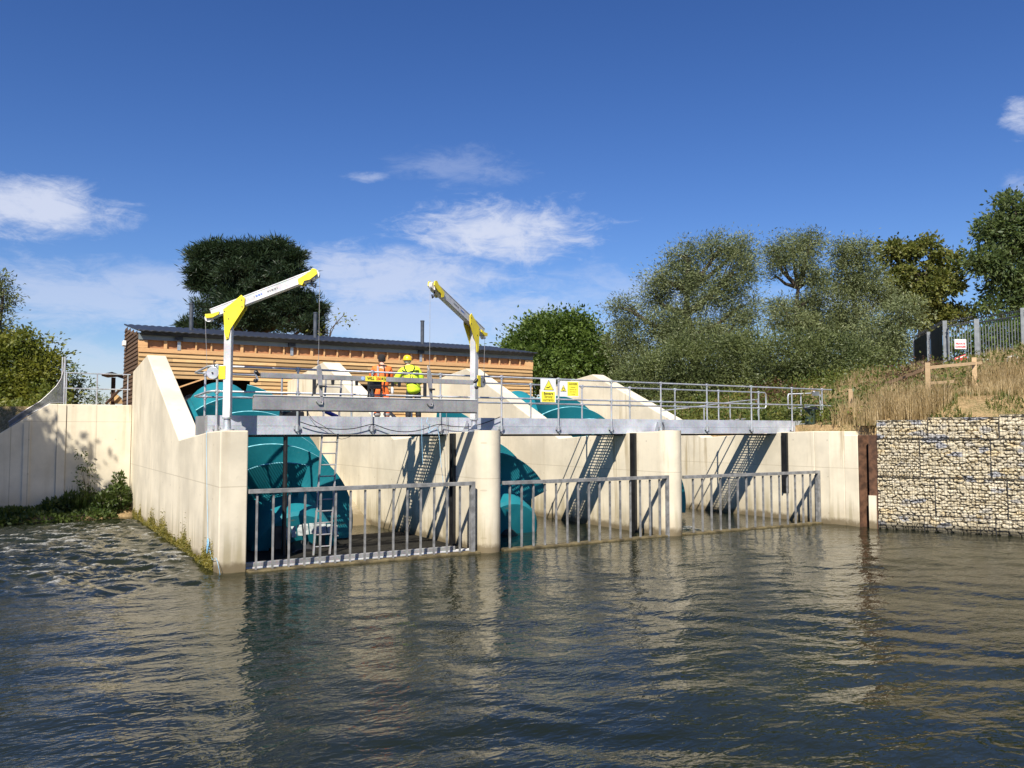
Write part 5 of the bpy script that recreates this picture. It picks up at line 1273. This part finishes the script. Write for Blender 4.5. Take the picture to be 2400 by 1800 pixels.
def tree(name, label, cat, lobes_px, d, leaf, n_cl, n_lf, rc, size, aspect, droop=0.15, bark='bark', trunk_px=None, trunk_r=0.25, seed=1, flat=0.75, outward=0.6, group=None, depth=0.8, base_z=None, limbs=True, inner=0.45, upw=0.0, coh=0.6, minw=0.0):
    rng = np.random.default_rng(seed)
    lobes = []
    for px, py, rx, ry in lobes_px:
        dd = d + rng.uniform(-0.3, 0.3) * rx * d / F_PX
        c = at(px, py, dd); k = dd / F_PX
        lobes.append((tuple(c), rx * k, rx * k * depth, ry * k, max(minw, (rx * ry) / 3600.0 * (d / 50) ** 2)))
    if trunk_px is None: trunk_px = sum(l[0] for l in lobes_px) / len(lobes_px)
    b = at(trunk_px, HOR, d); bz = base_z if base_z is not None else ghf(b.x, b.y)
    t = thing(name, label, cat, (b.x, b.y, bz), group)
    P, N = clumps(lobes, n_cl, rng, inner)
    keep = P[:, 2] > bz + 0.1; P, N = P[keep], N[keep]
    m = len(P)
    # ragged clumps
    rcl = rc * rng.uniform(0.55, 1.35, m)
    cnt = np.maximum(3, (n_lf * (rcl / rc) ** 2 * rng.uniform(0.5, 1.3, m)).astype(int))
    I = np.repeat(np.arange(m), cnt)
    o = rng.normal(size=(len(I), 3)) * 0.55; o[:, 2] *= flat
    pts = P[I] + o * rcl[I][:, None]
    cd_ = N * 0.7 + rng.normal(size=N.shape) * 0.5; cd_[:, 2] += upw - droop     # each spray leans its own way
    pts = pts + cd_[I] * (rcl[I] * rng.uniform(-0.4, 0.55, len(I)))[:, None]
    D = o * outward + rng.normal(size=o.shape) * 0.45 + cd_[I] * coh
    L = size * rng.uniform(0.6, 1.3, len(I)); Wd = L * aspect * rng.uniform(0.8, 1.2, len(I))
    V = leaf_quads(pts, D, L, Wd, rng)
    np_mesh('crown', V, np.arange(len(V)).reshape(-1, 4), M[leaf], t)
    # trunk and limbs
    mb = MB(); base = Vector((b.x, b.y, bz - 0.3))
    cz = max(l[0][2] for l in lobes); mean = Vector(tuple(np.mean([l[0] for l in lobes], axis=0)))
    topp = Vector((mean.x, mean.y, bz + (cz - bz) * 0.75))
    pts_ = [base.lerp(topp, f) + Vector((rng.normal() * 0.12, rng.normal() * 0.12, 0)) * (1 if f > 0 else 0) for f in np.linspace(0, 1, 7)]
    mb.path(pts_, list(np.linspace(trunk_r, trunk_r * 0.35, 7)), 8)
    if limbs:
        for (c, rx, ry, rz, w) in lobes:
            c = Vector(c); s = pts_[int(rng.integers(1, 5))]; s = min(pts_, key=lambda p: abs(p.z - (c.z - rz - 0.35 * (c - p).xy.length)))
            mid = s.lerp(c, 0.5) + Vector((rng.normal() * 0.2, rng.normal() * 0.2, -0.15 * (c - s).length * 0.4))
            mb.path([s, mid, c], [trunk_r * 0.5, trunk_r * 0.34, trunk_r * 0.2], 6)
            sel = np.where(np.linalg.norm((P - np.array(c)) / np.array([rx, ry, rz]), axis=1) < 1.02)[0]
            rng.shuffle(sel)
            for j in sel[:max(5, int(14 * w))]:
                e = Vector(P[j]); s2 = c.lerp(mid, rng.uniform(0, 0.6)); m2 = s2.lerp(e, 0.55) + Vector((0, 0, 0.08 * (e - s2).length))
                mb.path([s2, m2, e], [trunk_r * 0.17, trunk_r * 0.11, trunk_r * 0.04], 4, caps=False)
    mb.build('trunk', M[bark], t, smooth=True)
    return t
TG = 'trees behind the weir'
# pine behind the powerhouse: dense tiers of needle tufts
pine = [(585, 590, 36, 16), (612, 586, 26, 12), (560, 612, 40, 22), (472, 598, 20, 16), (466, 640, 18, 18), (462, 668, 14, 10), (500, 586, 22, 12), (692, 604, 20, 18), (684, 640, 22, 18), (650, 580, 26, 10), (540, 586, 26, 10), (735, 780, 16, 10), (520, 598, 36, 14), (480, 612, 26, 14), (570, 604, 34, 14), (640, 590, 38, 16), (668, 612, 34, 16), (612, 612, 44, 18), (505, 632, 44, 16), (560, 640, 60, 22), (660, 640, 54, 20), (478, 650, 26, 12), (610, 665, 76, 22), (690, 664, 40, 14),
        (520, 680, 44, 18), (560, 700, 66, 20), (655, 695, 66, 20), (712, 700, 34, 12), (500, 722, 44, 14), (600, 730, 84, 22), (690, 730, 48, 16), (738, 722, 22, 6), (530, 755, 66, 16), (640, 762, 90, 18), (470, 768, 34, 10), (448, 762, 18, 6), (722, 760, 40, 14), (590, 650, 80, 50), (610, 735, 90, 40)]
tree('pine_tree', 'dark dense pine tree rising behind the powerhouse roof', 'tree', pine, 56, 'needle', 92, 95, 0.36, 0.38, 0.14, -0.1, 'barkp', 600, 0.38, 3, 0.5, 1.0, TG, 1.0, 3.4, inner=0.3, upw=0.5, coh=0.9, minw=0.28)
tree('broadleaf_tree', 'round dark green tree with dense foliage right of the powerhouse', 'tree', [(1290, 800, 85, 62), (1345, 810, 70, 66), (1225, 830, 58, 52), (1390, 850, 60, 58), (1300, 870, 110, 60), (1200, 860, 40, 42), (1330, 760, 40, 28), (1420, 900, 60, 50)],
     54, 'leaf_dense', 100, 60, 0.6, 0.25, 0.55, 0.0, seed=5, group=TG, base_z=3.2, inner=0.5)
tree('willow_tree', 'tall grey green willow with open crown, left of the willow group', 'tree', [(1466, 722, 34, 24), (1470, 790, 52, 42), (1546, 650, 28, 24), (1536, 690, 36, 28), (1608, 600, 40, 34), (1590, 655, 46, 34), (1690, 578, 44, 34), (1736, 584, 28, 30), (1720, 640, 48, 44), (1660, 700, 54, 38), (1560, 755, 56, 38), (1738, 715, 36, 40), (1620, 790, 80, 46), (1500, 850, 56, 46), (1640, 640, 30, 30), (1712, 780, 60, 40)],
     50, 'leaf_willow', 92, 130, 0.55, 0.19, 0.24, 0.05, trunk_px=1640, trunk_r=0.42, seed=8, group=TG, base_z=3.3, upw=0.25)
tree('willow_tree', 'small crowned willow with bare forked trunk showing in the middle of the willow group', 'tree', [(1815, 585, 28, 20), (1858, 570, 42, 24), (1902, 568, 28, 20), (1835, 612, 44, 20), (1886, 612, 40, 24), (1904, 650, 34, 24), (1820, 648, 18, 10), (1915, 690, 40, 28), (1895, 725, 40, 26), (1835, 715, 34, 16), (1850, 748, 56, 34), (1900, 775, 60, 40)],
     52, 'leaf_willow', 90, 130, 0.5, 0.19, 0.24, 0.05, trunk_px=1868, trunk_r=0.3, seed=12, group=TG, base_z=3.3, upw=0.25)
tree('willow_tree', 'darker feathery willow beside the autumn tinted tree', 'tree', [(1975, 596, 30, 26), (2018, 588, 32, 26), (2000, 638, 46, 30), (1966, 668, 36, 28), (2034, 662, 34, 34), (2060, 700, 34, 34), (1995, 720, 54, 40), (2010, 785, 52, 44), (1955, 770, 44, 36)],
     53, 'leaf_willow', 90, 125, 0.52, 0.19, 0.26, 0.05, trunk_px=1990, trunk_r=0.3, seed=14, group=TG, base_z=3.4, upw=0.2)
tree('willow_shrub', 'broad low willow bush below the left willow', 'shrub', [(1620, 860, 95, 66), (1540, 890, 85, 56), (1700, 850, 80, 70), (1760, 840, 60, 66), (1470, 915, 66, 44), (1680, 920, 110, 40), (1590, 930, 90, 40)],
     44, 'leaf_willow2', 95, 115, 0.58, 0.18, 0.26, 0.0, trunk_r=0.2, seed=21, group=TG, base_z=3.1, upw=0.15)
tree('willow_shrub', 'olive green willow bush below the forked willow', 'shrub', [(1850, 830, 80, 58), (1920, 850, 80, 62), (1980, 850, 70, 60), (1800, 880, 66, 48), (1880, 900, 90, 44), (1960, 910, 80, 36)],
     42, 'leaf_willow2', 95, 115, 0.58, 0.18, 0.26, 0.0, trunk_r=0.2, seed=22, group=TG, base_z=3.2, upw=0.15)
tree('willow_shrub', 'loose willow bush in front of the steel fence end', 'shrub', [(2050, 800, 56, 58), (2090, 780, 50, 50), (2120, 740, 44, 40), (2060, 860, 60, 44), (2110, 830, 46, 46), (2030, 890, 60, 30)],
     43, 'leaf_willow', 85, 110, 0.58, 0.18, 0.26, 0.0, trunk_r=0.16, seed=23, group=TG, base_z=3.9, upw=0.15)
tree('maple_tree', 'autumn tinted brownish tree behind the steel fence', 'tree', [(2125, 590, 44, 28), (2185, 578, 40, 24), (2090, 600, 30, 40), (2220, 625, 36, 40), (2150, 650, 66, 36), (2205, 670, 46, 30), (2110, 660, 36, 34), (2150, 700, 50, 26), (2200, 715, 46, 34), (2240, 740, 40, 24), (2180, 750, 60, 30), (2100, 700, 30, 20)],
     60, 'leaf_gold', 50, 60, 0.42, 0.28, 0.6, 0.1, trunk_px=2152, trunk_r=0.36, seed=31, group=TG, base_z=5.4, inner=0.5)
tree('ash_tree', 'tall open ash tree at the right edge behind the fence', 'tree', [(2380, 500, 44, 50), (2335, 540, 44, 36), (2390, 560, 66, 44), (2310, 610, 46, 26), (2370, 630, 66, 40), (2440, 540, 60, 90), (2345, 680, 46, 22), (2400, 690, 50, 36), (2290, 615, 18, 10), (2450, 650, 60, 60), (2320, 715, 40, 18), (2390, 735, 46, 18)],
     58, 'leaf_ash', 54, 60, 0.58, 0.32, 0.45, 0.15, trunk_px=2410, trunk_r=0.4, seed=33, group=TG, base_z=5.4, inner=0.5)
tree('hedge_shrub', 'dark shrub growing behind the steel gate', 'shrub', [(2330, 800, 60, 38), (2400, 790, 60, 46), (2260, 810, 40, 30), (2460, 790, 60, 50)], 47, 'leaf_dense', 90, 34, 0.6, 0.26, 0.5, seed=35, group=TG, base_z=5.0)
tree('sycamore_tree', 'olive green bushy tree at the left edge beyond the retaining wall', 'tree', [(55, 850, 66, 60), (98, 860, 46, 50), (20, 900, 56, 70), (120, 905, 32, 40), (60, 930, 70, 60), (105, 950, 50, 44), (-30, 860, 60, 70), (70, 800, 42, 26), (10, 960, 50, 44)],
     45, 'leaf_left', 80, 60, 0.5, 0.22, 0.5, 0.05, trunk_px=50, trunk_r=0.25, seed=41, group='trees on the left bank', base_z=1.5)
tree('hedge_shrub', 'dark olive hedge below the bushy tree behind the wire fence', 'shrub', [(20, 985, 60, 40), (-50, 990, 60, 50), (80, 965, 44, 36), (118, 935, 26, 26)], 40, 'leaf_left', 110, 50, 0.45, 0.2, 0.5, seed=48, group='trees on the left bank', base_z=1.6, trunk_r=0.08)
tree('birch_tree', 'thin grey leaved tree reaching in at the upper left edge', 'tree', [(-14, 690, 40, 40), (8, 680, 18, 22), (-6, 745, 26, 26), (16, 790, 34, 26), (-30, 800, 40, 50), (0, 650, 12, 14)],
     48, 'leaf_willow2', 60, 60, 0.5, 0.22, 0.3, 0.1, trunk_px=-30, trunk_r=0.2, seed=43, group='trees on the left bank', base_z=1.8)
tree('hazel_shrub', 'thin leafy shrub showing behind the wall railing', 'shrub', [(178, 880, 22, 30), (190, 915, 26, 26), (175, 940, 24, 20), (160, 900, 16, 30)], 48, 'leaf_ash', 60, 24, 0.4, 0.22, 0.4, seed=45, group='trees on the left bank', base_z=2.6, trunk_r=0.08)
tree('hazel_shrub', 'small rounded shrub between the railing and the timber porch', 'shrub', [(222, 930, 20, 16), (214, 945, 20, 12), (236, 946, 16, 10)], 52, 'leaf_willow2', 90, 30, 0.4, 0.2, 0.3, seed=46, group='trees on the left bank', base_z=2.8, trunk_r=0.06)
tree('elder_shrub', 'sparse twiggy shrub with few leaves right of the pine', 'shrub', [(768, 772, 20, 22), (790, 750, 26, 18), (745, 775, 18, 16), (806, 738, 10, 6)], 50, 'leaf_left', 26, 12, 0.35, 0.2, 0.45, seed=47, group=TG, base_z=3.6, trunk_r=0.09)
# tall tree on the near left bank, outside the frame: it shades the retaining wall
def shade_tree(name, label, loc, lobes, leaf, seed):
    rng = np.random.default_rng(seed); t = thing(name, label, 'tree', loc, 'trees on the left bank')
    P, N = clumps([(c, r, r, r * 0.8, r * r / 4) for c, r in lobes], 110, rng); I = np.repeat(np.arange(len(P)), 44)
    o = rng.normal(size=(len(I), 3)) * 0.4; pts = P[I] + o
    V = leaf_quads(pts, o + rng.normal(size=o.shape) * 0.5, 0.3 * rng.uniform(0.6, 1.3, len(I)), 0.15 * rng.uniform(0.8, 1.2, len(I)), rng)
    np_mesh('crown', V, np.arange(len(V)).reshape(-1, 4), M[leaf], t)
    mb = MB(); b = Vector(loc); top = Vector(lobes[0][0]); mb.path([b, b.lerp(top, 0.5), top], [0.35, 0.26, 0.12], 8)
    for c, r in lobes[1:]: mb.path([b.lerp(top, 0.55), Vector(c)], [0.16, 0.07], 6)
    mb.build('trunk', M['bark'], t, smooth=True)
shade_tree('alder_tree', 'alder tree on the near left bank shading the retaining wall', (-8.2, 24.0, 1.9), [((-7.2, 23.9, 12.6), 1.3), ((-6.9, 24.0, 11.2), 1.5), ((-6.0, 24.0, 10.9), 1.1), ((-5.0, 24.3, 10.6), 0.9), ((-8.2, 23.8, 11.6), 1.9), ((-6.4, 24.2, 9.8), 1.2), ((-8.6, 23.9, 13.2), 1.5), ((-5.6, 24.2, 9.6), 0.9)], 'leaf_ash', 51)

# plants at the foot of the retaining wall
def plant(name, label, cat, blobs, leaf, n, size, aspect, seed, group='plants at the foot of the left wall', up=0.2, spread=0.5, stems=8):
    rng = np.random.default_rng(seed); c0 = blobs[0][0]
    t = thing(name, label, cat, (c0[0], c0[1], max(0.0, ghf(c0[0], c0[1]))), group)
    P = []; D = []
    for c, r, rz, k in blobs:
        v = rng.normal(size=(int(n * k), 3)); v /= np.linalg.norm(v, axis=1)[:, None]; q = (0.3 + 0.7 * rng.random(len(v))) ** 0.5
        P.append(np.array(c) + v * q[:, None] * np.array([r, r, rz])); D.append(v * 0.6 + rng.normal(size=v.shape) * spread + np.array([0, 0, up]))
    P = np.concatenate(P); D = np.concatenate(D); k = P[:, 2] > 0.03; P, D = P[k], D[k]
    L = size * rng.uniform(0.5, 1.4, len(P)); V = leaf_quads(P, D, L, L * aspect, rng)
    np_mesh('foliage', V, np.arange(len(V)).reshape(-1, 4), M[leaf], t)
    mb = MB()
    for j in range(stems):
        e = P[rng.integers(len(P))]; s = (c0[0] + rng.normal() * 0.15, c0[1] + rng.normal() * 0.1, max(0, ghf(c0[0], c0[1])))
        mb.path([s, ((s[0] + e[0]) / 2, (s[1] + e[1]) / 2, s[2] + (e[2] - s[2]) * 0.6), tuple(e)], [0.012, 0.009, 0.004], 5, caps=False)
    mb.build('stem', M['bark'], t)
    return t
plant('bank_plant', 'bright leafy weed in the corner against the mossy wing wall', 'plant', [((3.15, 30.6, 0.55), 0.42, 0.55, 1), ((2.75, 30.4, 0.4), 0.4, 0.45, 0.8), ((3.2, 30.8, 1.15), 0.16, 0.32, 0.25)], 'bankleaf', 900, 0.13, 0.5, 61)
plant('bank_plant', 'dark leafy weed clump left of the reeds under the retaining wall', 'plant', [((1.35, 30.8, 0.28), 0.45, 0.4, 1), ((1.75, 30.7, 0.38), 0.35, 0.45, 0.7), ((0.9, 30.7, 0.15), 0.4, 0.25, 0.6)], 'bankleaf', 800, 0.13, 0.5, 62)
plant('bank_plant', 'low shaded weeds at the far left foot of the retaining wall', 'plant', [((-0.2, 30.7, 0.12), 0.6, 0.26, 1), ((0.4, 30.8, 0.12), 0.5, 0.24, 0.8), ((-1.0, 30.7, 0.15), 0.7, 0.3, 1), ((-1.9, 30.6, 0.2), 0.7, 0.34, 1)], 'bankleaf', 800, 0.13, 0.5, 63)
plant('bank_plant', 'weed clump with tall bare twigs in front of the retaining wall', 'plant', [((2.3, 30.9, 0.45), 0.4, 0.5, 0.8), ((2.25, 31.0, 1.3), 0.32, 0.55, 0.12), ((2.1, 31.0, 1.9), 0.2, 0.5, 0.05)], 'bankleaf', 800, 0.12, 0.45, 64, stems=34)
plant('bank_plant', 'low dark weeds hanging over the waterline in front of the retaining wall', 'plant', [((0.9, 29.9, 0.06), 0.9, 0.24, 1.3), ((-0.6, 29.8, 0.06), 0.9, 0.24, 1.3), ((2.3, 30.0, 0.06), 0.8, 0.24, 1.2), ((-2.2, 29.8, 0.08), 1.0, 0.28, 1.2), ((0.2, 30.6, 0.2), 0.6, 0.22, 1.0), ((1.2, 30.9, 0.2), 0.5, 0.25, 0.8)], 'bankleaf', 900, 0.13, 0.5, 68)
rng = np.random.default_rng(65); n = 170
bx_ = np.stack([1.98 + rng.normal(size=n) * 0.14, 30.55 + rng.normal(size=n) * 0.1, np.full(n, 0.0)], 1)
V = leaf_quads(bx_, np.stack([rng.normal(size=n) * 0.12, rng.normal(size=n) * 0.12, np.ones(n)], 1), rng.uniform(0.5, 1.15, n), np.full(n, 0.03), rng)
o = np_mesh('reeds', V, np.arange(len(V)).reshape(-1, 4), M['bankleaf'], org=(1.98, 30.55, 0)); props(o, 'tuft of upright green reeds at the waterline under the retaining wall', 'reeds')
# moss along the foot of the wing wall
rng = np.random.default_rng(66); n = 16000
yy_ = rng.uniform(17.6, 31.0, n); hz = 0.02 + np.abs(rng.normal(size=n)) * 0.13 * (1 + 1.8 * np.clip(perlin(yy_ * 0.9, yy_ * 0 + 3.3) + 0.5 * perlin(yy_ * 3.1, yy_ * 0 + 7.3), -0.4, 1))
P = np.stack([np.full(n, 3.606), yy_, hz], 1); D = np.stack([-np.abs(rng.normal(size=n)) * 0.8 - 0.2, rng.normal(size=n) * 0.5, -0.5 + rng.normal(size=n) * 0.4], 1)
V = leaf_quads(P, D, rng.uniform(0.02, 0.07, n), rng.uniform(0.01, 0.025, n), rng)
M['moss'] = foliage('moss', (0.10, 0.095, 0.012), (0.19, 0.16, 0.025), (0.26, 0.20, 0.06), 0.2, 2.0)
o = np_mesh('moss', V, np.arange(len(V)).reshape(-1, 4), M['moss'], org=(3.6, 24, 0)); props(o, 'olive and ochre moss along the waterline of the wing wall', 'moss', kind='stuff')

# grasses on the right bank (nobody could count them)
def blades(name, label, pts, h, w, m, seed, lean=0.35, cat='grass'):
    rng = np.random.default_rng(seed); n = len(pts); a = rng.uniform(0, 2 * math.pi, n); ln = np.abs(rng.normal(size=n)) * lean
    H = h[:, None]; dx = np.stack([np.cos(a), np.sin(a), np.zeros(n)], 1) * ln[:, None]; s = np.stack([-np.sin(a + rng.normal(size=n)), np.cos(a), np.zeros(n)], 1); s /= np.linalg.norm(s, axis=1)[:, None]; s *= w[:, None] / 2
    up = np.array([0, 0, 1.0]); A = pts; B1 = pts + (up + dx * 0.35) * H * 0.55; C1 = pts + (up * (1 - 0.25 * ln[:, None]) + dx) * H
    V = np.stack([A - s, A + s, B1 + s * 0.8, B1 - s * 0.8, C1 + s * 0.25, C1 - s * 0.25], 1).reshape(-1, 3)
    k = np.arange(n)[:, None] * 6; Q = np.concatenate([k + np.array([0, 1, 2, 3]), k + np.array([3, 2, 4, 5])])
    o = np_mesh(name, V, Q, m, org=tuple(pts.mean(0))); props(o, label, cat, kind='stuff'); return o
def scatter(n, seed, xr, yr, cond):
    rng = np.random.default_rng(seed); x = rng.uniform(*xr, n); y = rng.uniform(*yr, n); k = cond(x, y, rng); x, y = x[k], y[k]
    return np.stack([x, y, gh(x, y) - 0.03], 1)
def dry(x, y, r):
    s = bank_s(x, y); n_ = perlin(x * 0.45 + 3, y * 0.45)
    e_ = ((x - 24.3) * 0.85 + (y - 15.2) * 0.53) / 2.4; f_ = ((y - 15.2) * 0.85 - (x - 24.3) * 0.53) / 0.8
    open_ = (e_ * e_ + f_ * f_ > 1) | (r.random(len(x)) < 0.12)
    return open_ & (s > 2.2 + 0.8 * n_) & (s < 14) & (y > 2) & (y < 24) & ((n_ > -0.28) | (r.random(len(x)) < 0.3)) & (r.random(len(x)) < smooth(1.8, 4.0, s))
P = scatter(150000, 71, (22, 42), (2, 24), dry); r_ = np.random.default_rng(72)
blades('dry_grass', 'tall straw coloured dry grass covering the right bank', P, r_.uniform(0.35, 1.0, len(P)) * (0.75 + 0.5 * perlin(P[:, 0] * 0.6, P[:, 1] * 0.6 + 11)) * (1 - 0.5 * smooth(13.6, 15.0, P[:, 1]) * smooth(28.5, 27.0, P[:, 0])), r_.uniform(0.008, 0.02, len(P)), M['straw'], 73)
def edge(x, y, r):
    s = bank_s(x, y); n_ = perlin(x * 0.9 + 30, y * 0.9); e = np.where(y < 15.6, 0.95, 0.4)
    return (s > e) & (s < 6.5) & (y > 4) & (y < 23) & (n_ > -0.02) & (r.random(len(x)) < 0.8)
P = scatter(110000, 74, (21.5, 34), (4, 23), edge); r_ = np.random.default_rng(75)
blades('green_grass', 'short green grass and weeds along the top of the gabion wall', P, r_.uniform(0.05, 0.24, len(P)), r_.uniform(0.012, 0.03, len(P)), M['weed'], 76, 0.7)
def corner(x, y, r):
    s = bank_s(x, y); return (s > 0.3) & (s < 2.4) & (y > 14.6) & (y < 17.3) & (r.random(len(x)) < 0.7)
P = scatter(26000, 77, (21.5, 27), (13.6, 17.4), corner); r_ = np.random.default_rng(78)
blades('dry_grass', 'straw coloured grass tuft over the sheet pile beside the footbridge end', P, r_.uniform(0.25, 0.95, len(P)), r_.uniform(0.008, 0.018, len(P)), M['straw'], 79)
rng = np.random.default_rng(81); n = 26000
x = rng.uniform(22.2, 36, n); y = rng.uniform(16.0, 32, n); k = (bank_s(x, y) > 0.3) & (perlin(x * 0.7, y * 0.7 + 5) > -0.25); x, y = x[k], y[k]
zz = gh(x, y) + np.abs(rng.normal(size=len(x))) * 0.33
V = leaf_quads(np.stack([x, y, zz], 1), rng.normal(size=(len(x), 3)) + np.array([0, 0, 0.6]), rng.uniform(0.10, 0.26, len(x)), rng.uniform(0.05, 0.11, len(x)), rng)
o = np_mesh('ground_cover', V, np.arange(len(V)).reshape(-1, 4), M['weed'], org=(28, 24, 3)); props(o, 'yellow green leafy ground cover behind the right end of the footbridge', 'ground cover', kind='stuff')
tree('dead_shrub', 'reddish brown withered bush behind the footbridge rails', 'shrub', [(1800, 935, 46, 30), (1850, 920, 40, 28), (1760, 950, 34, 22)], 37, 'deadleaf', 110, 26, 0.4, 0.14, 0.35, seed=91, base_z=3.1, trunk_r=0.06, group='shrubs beside the footbridge')
tree('dead_shrub', 'brown bramble tangle under the sloping rails of the timber fence', 'shrub', [(2140, 890, 36, 30), (2110, 880, 40, 24), (2160, 860, 34, 20), (2100, 905, 30, 20)], 31.5, 'deadleaf', 150, 26, 0.34, 0.11, 0.35, seed=92, base_z=3.6, trunk_r=0.05, group='shrubs beside the footbridge')
tree('nettle_shrub', 'green nettle clump at the right end post of the footbridge', 'shrub', [(1950, 965, 26, 22), (1975, 985, 26, 14), (1935, 985, 20, 16)], 27.5, 'weed', 260, 20, 0.22, 0.11, 0.45, seed=93, base_z=3.0, trunk_r=0.03, group='shrubs beside the footbridge')
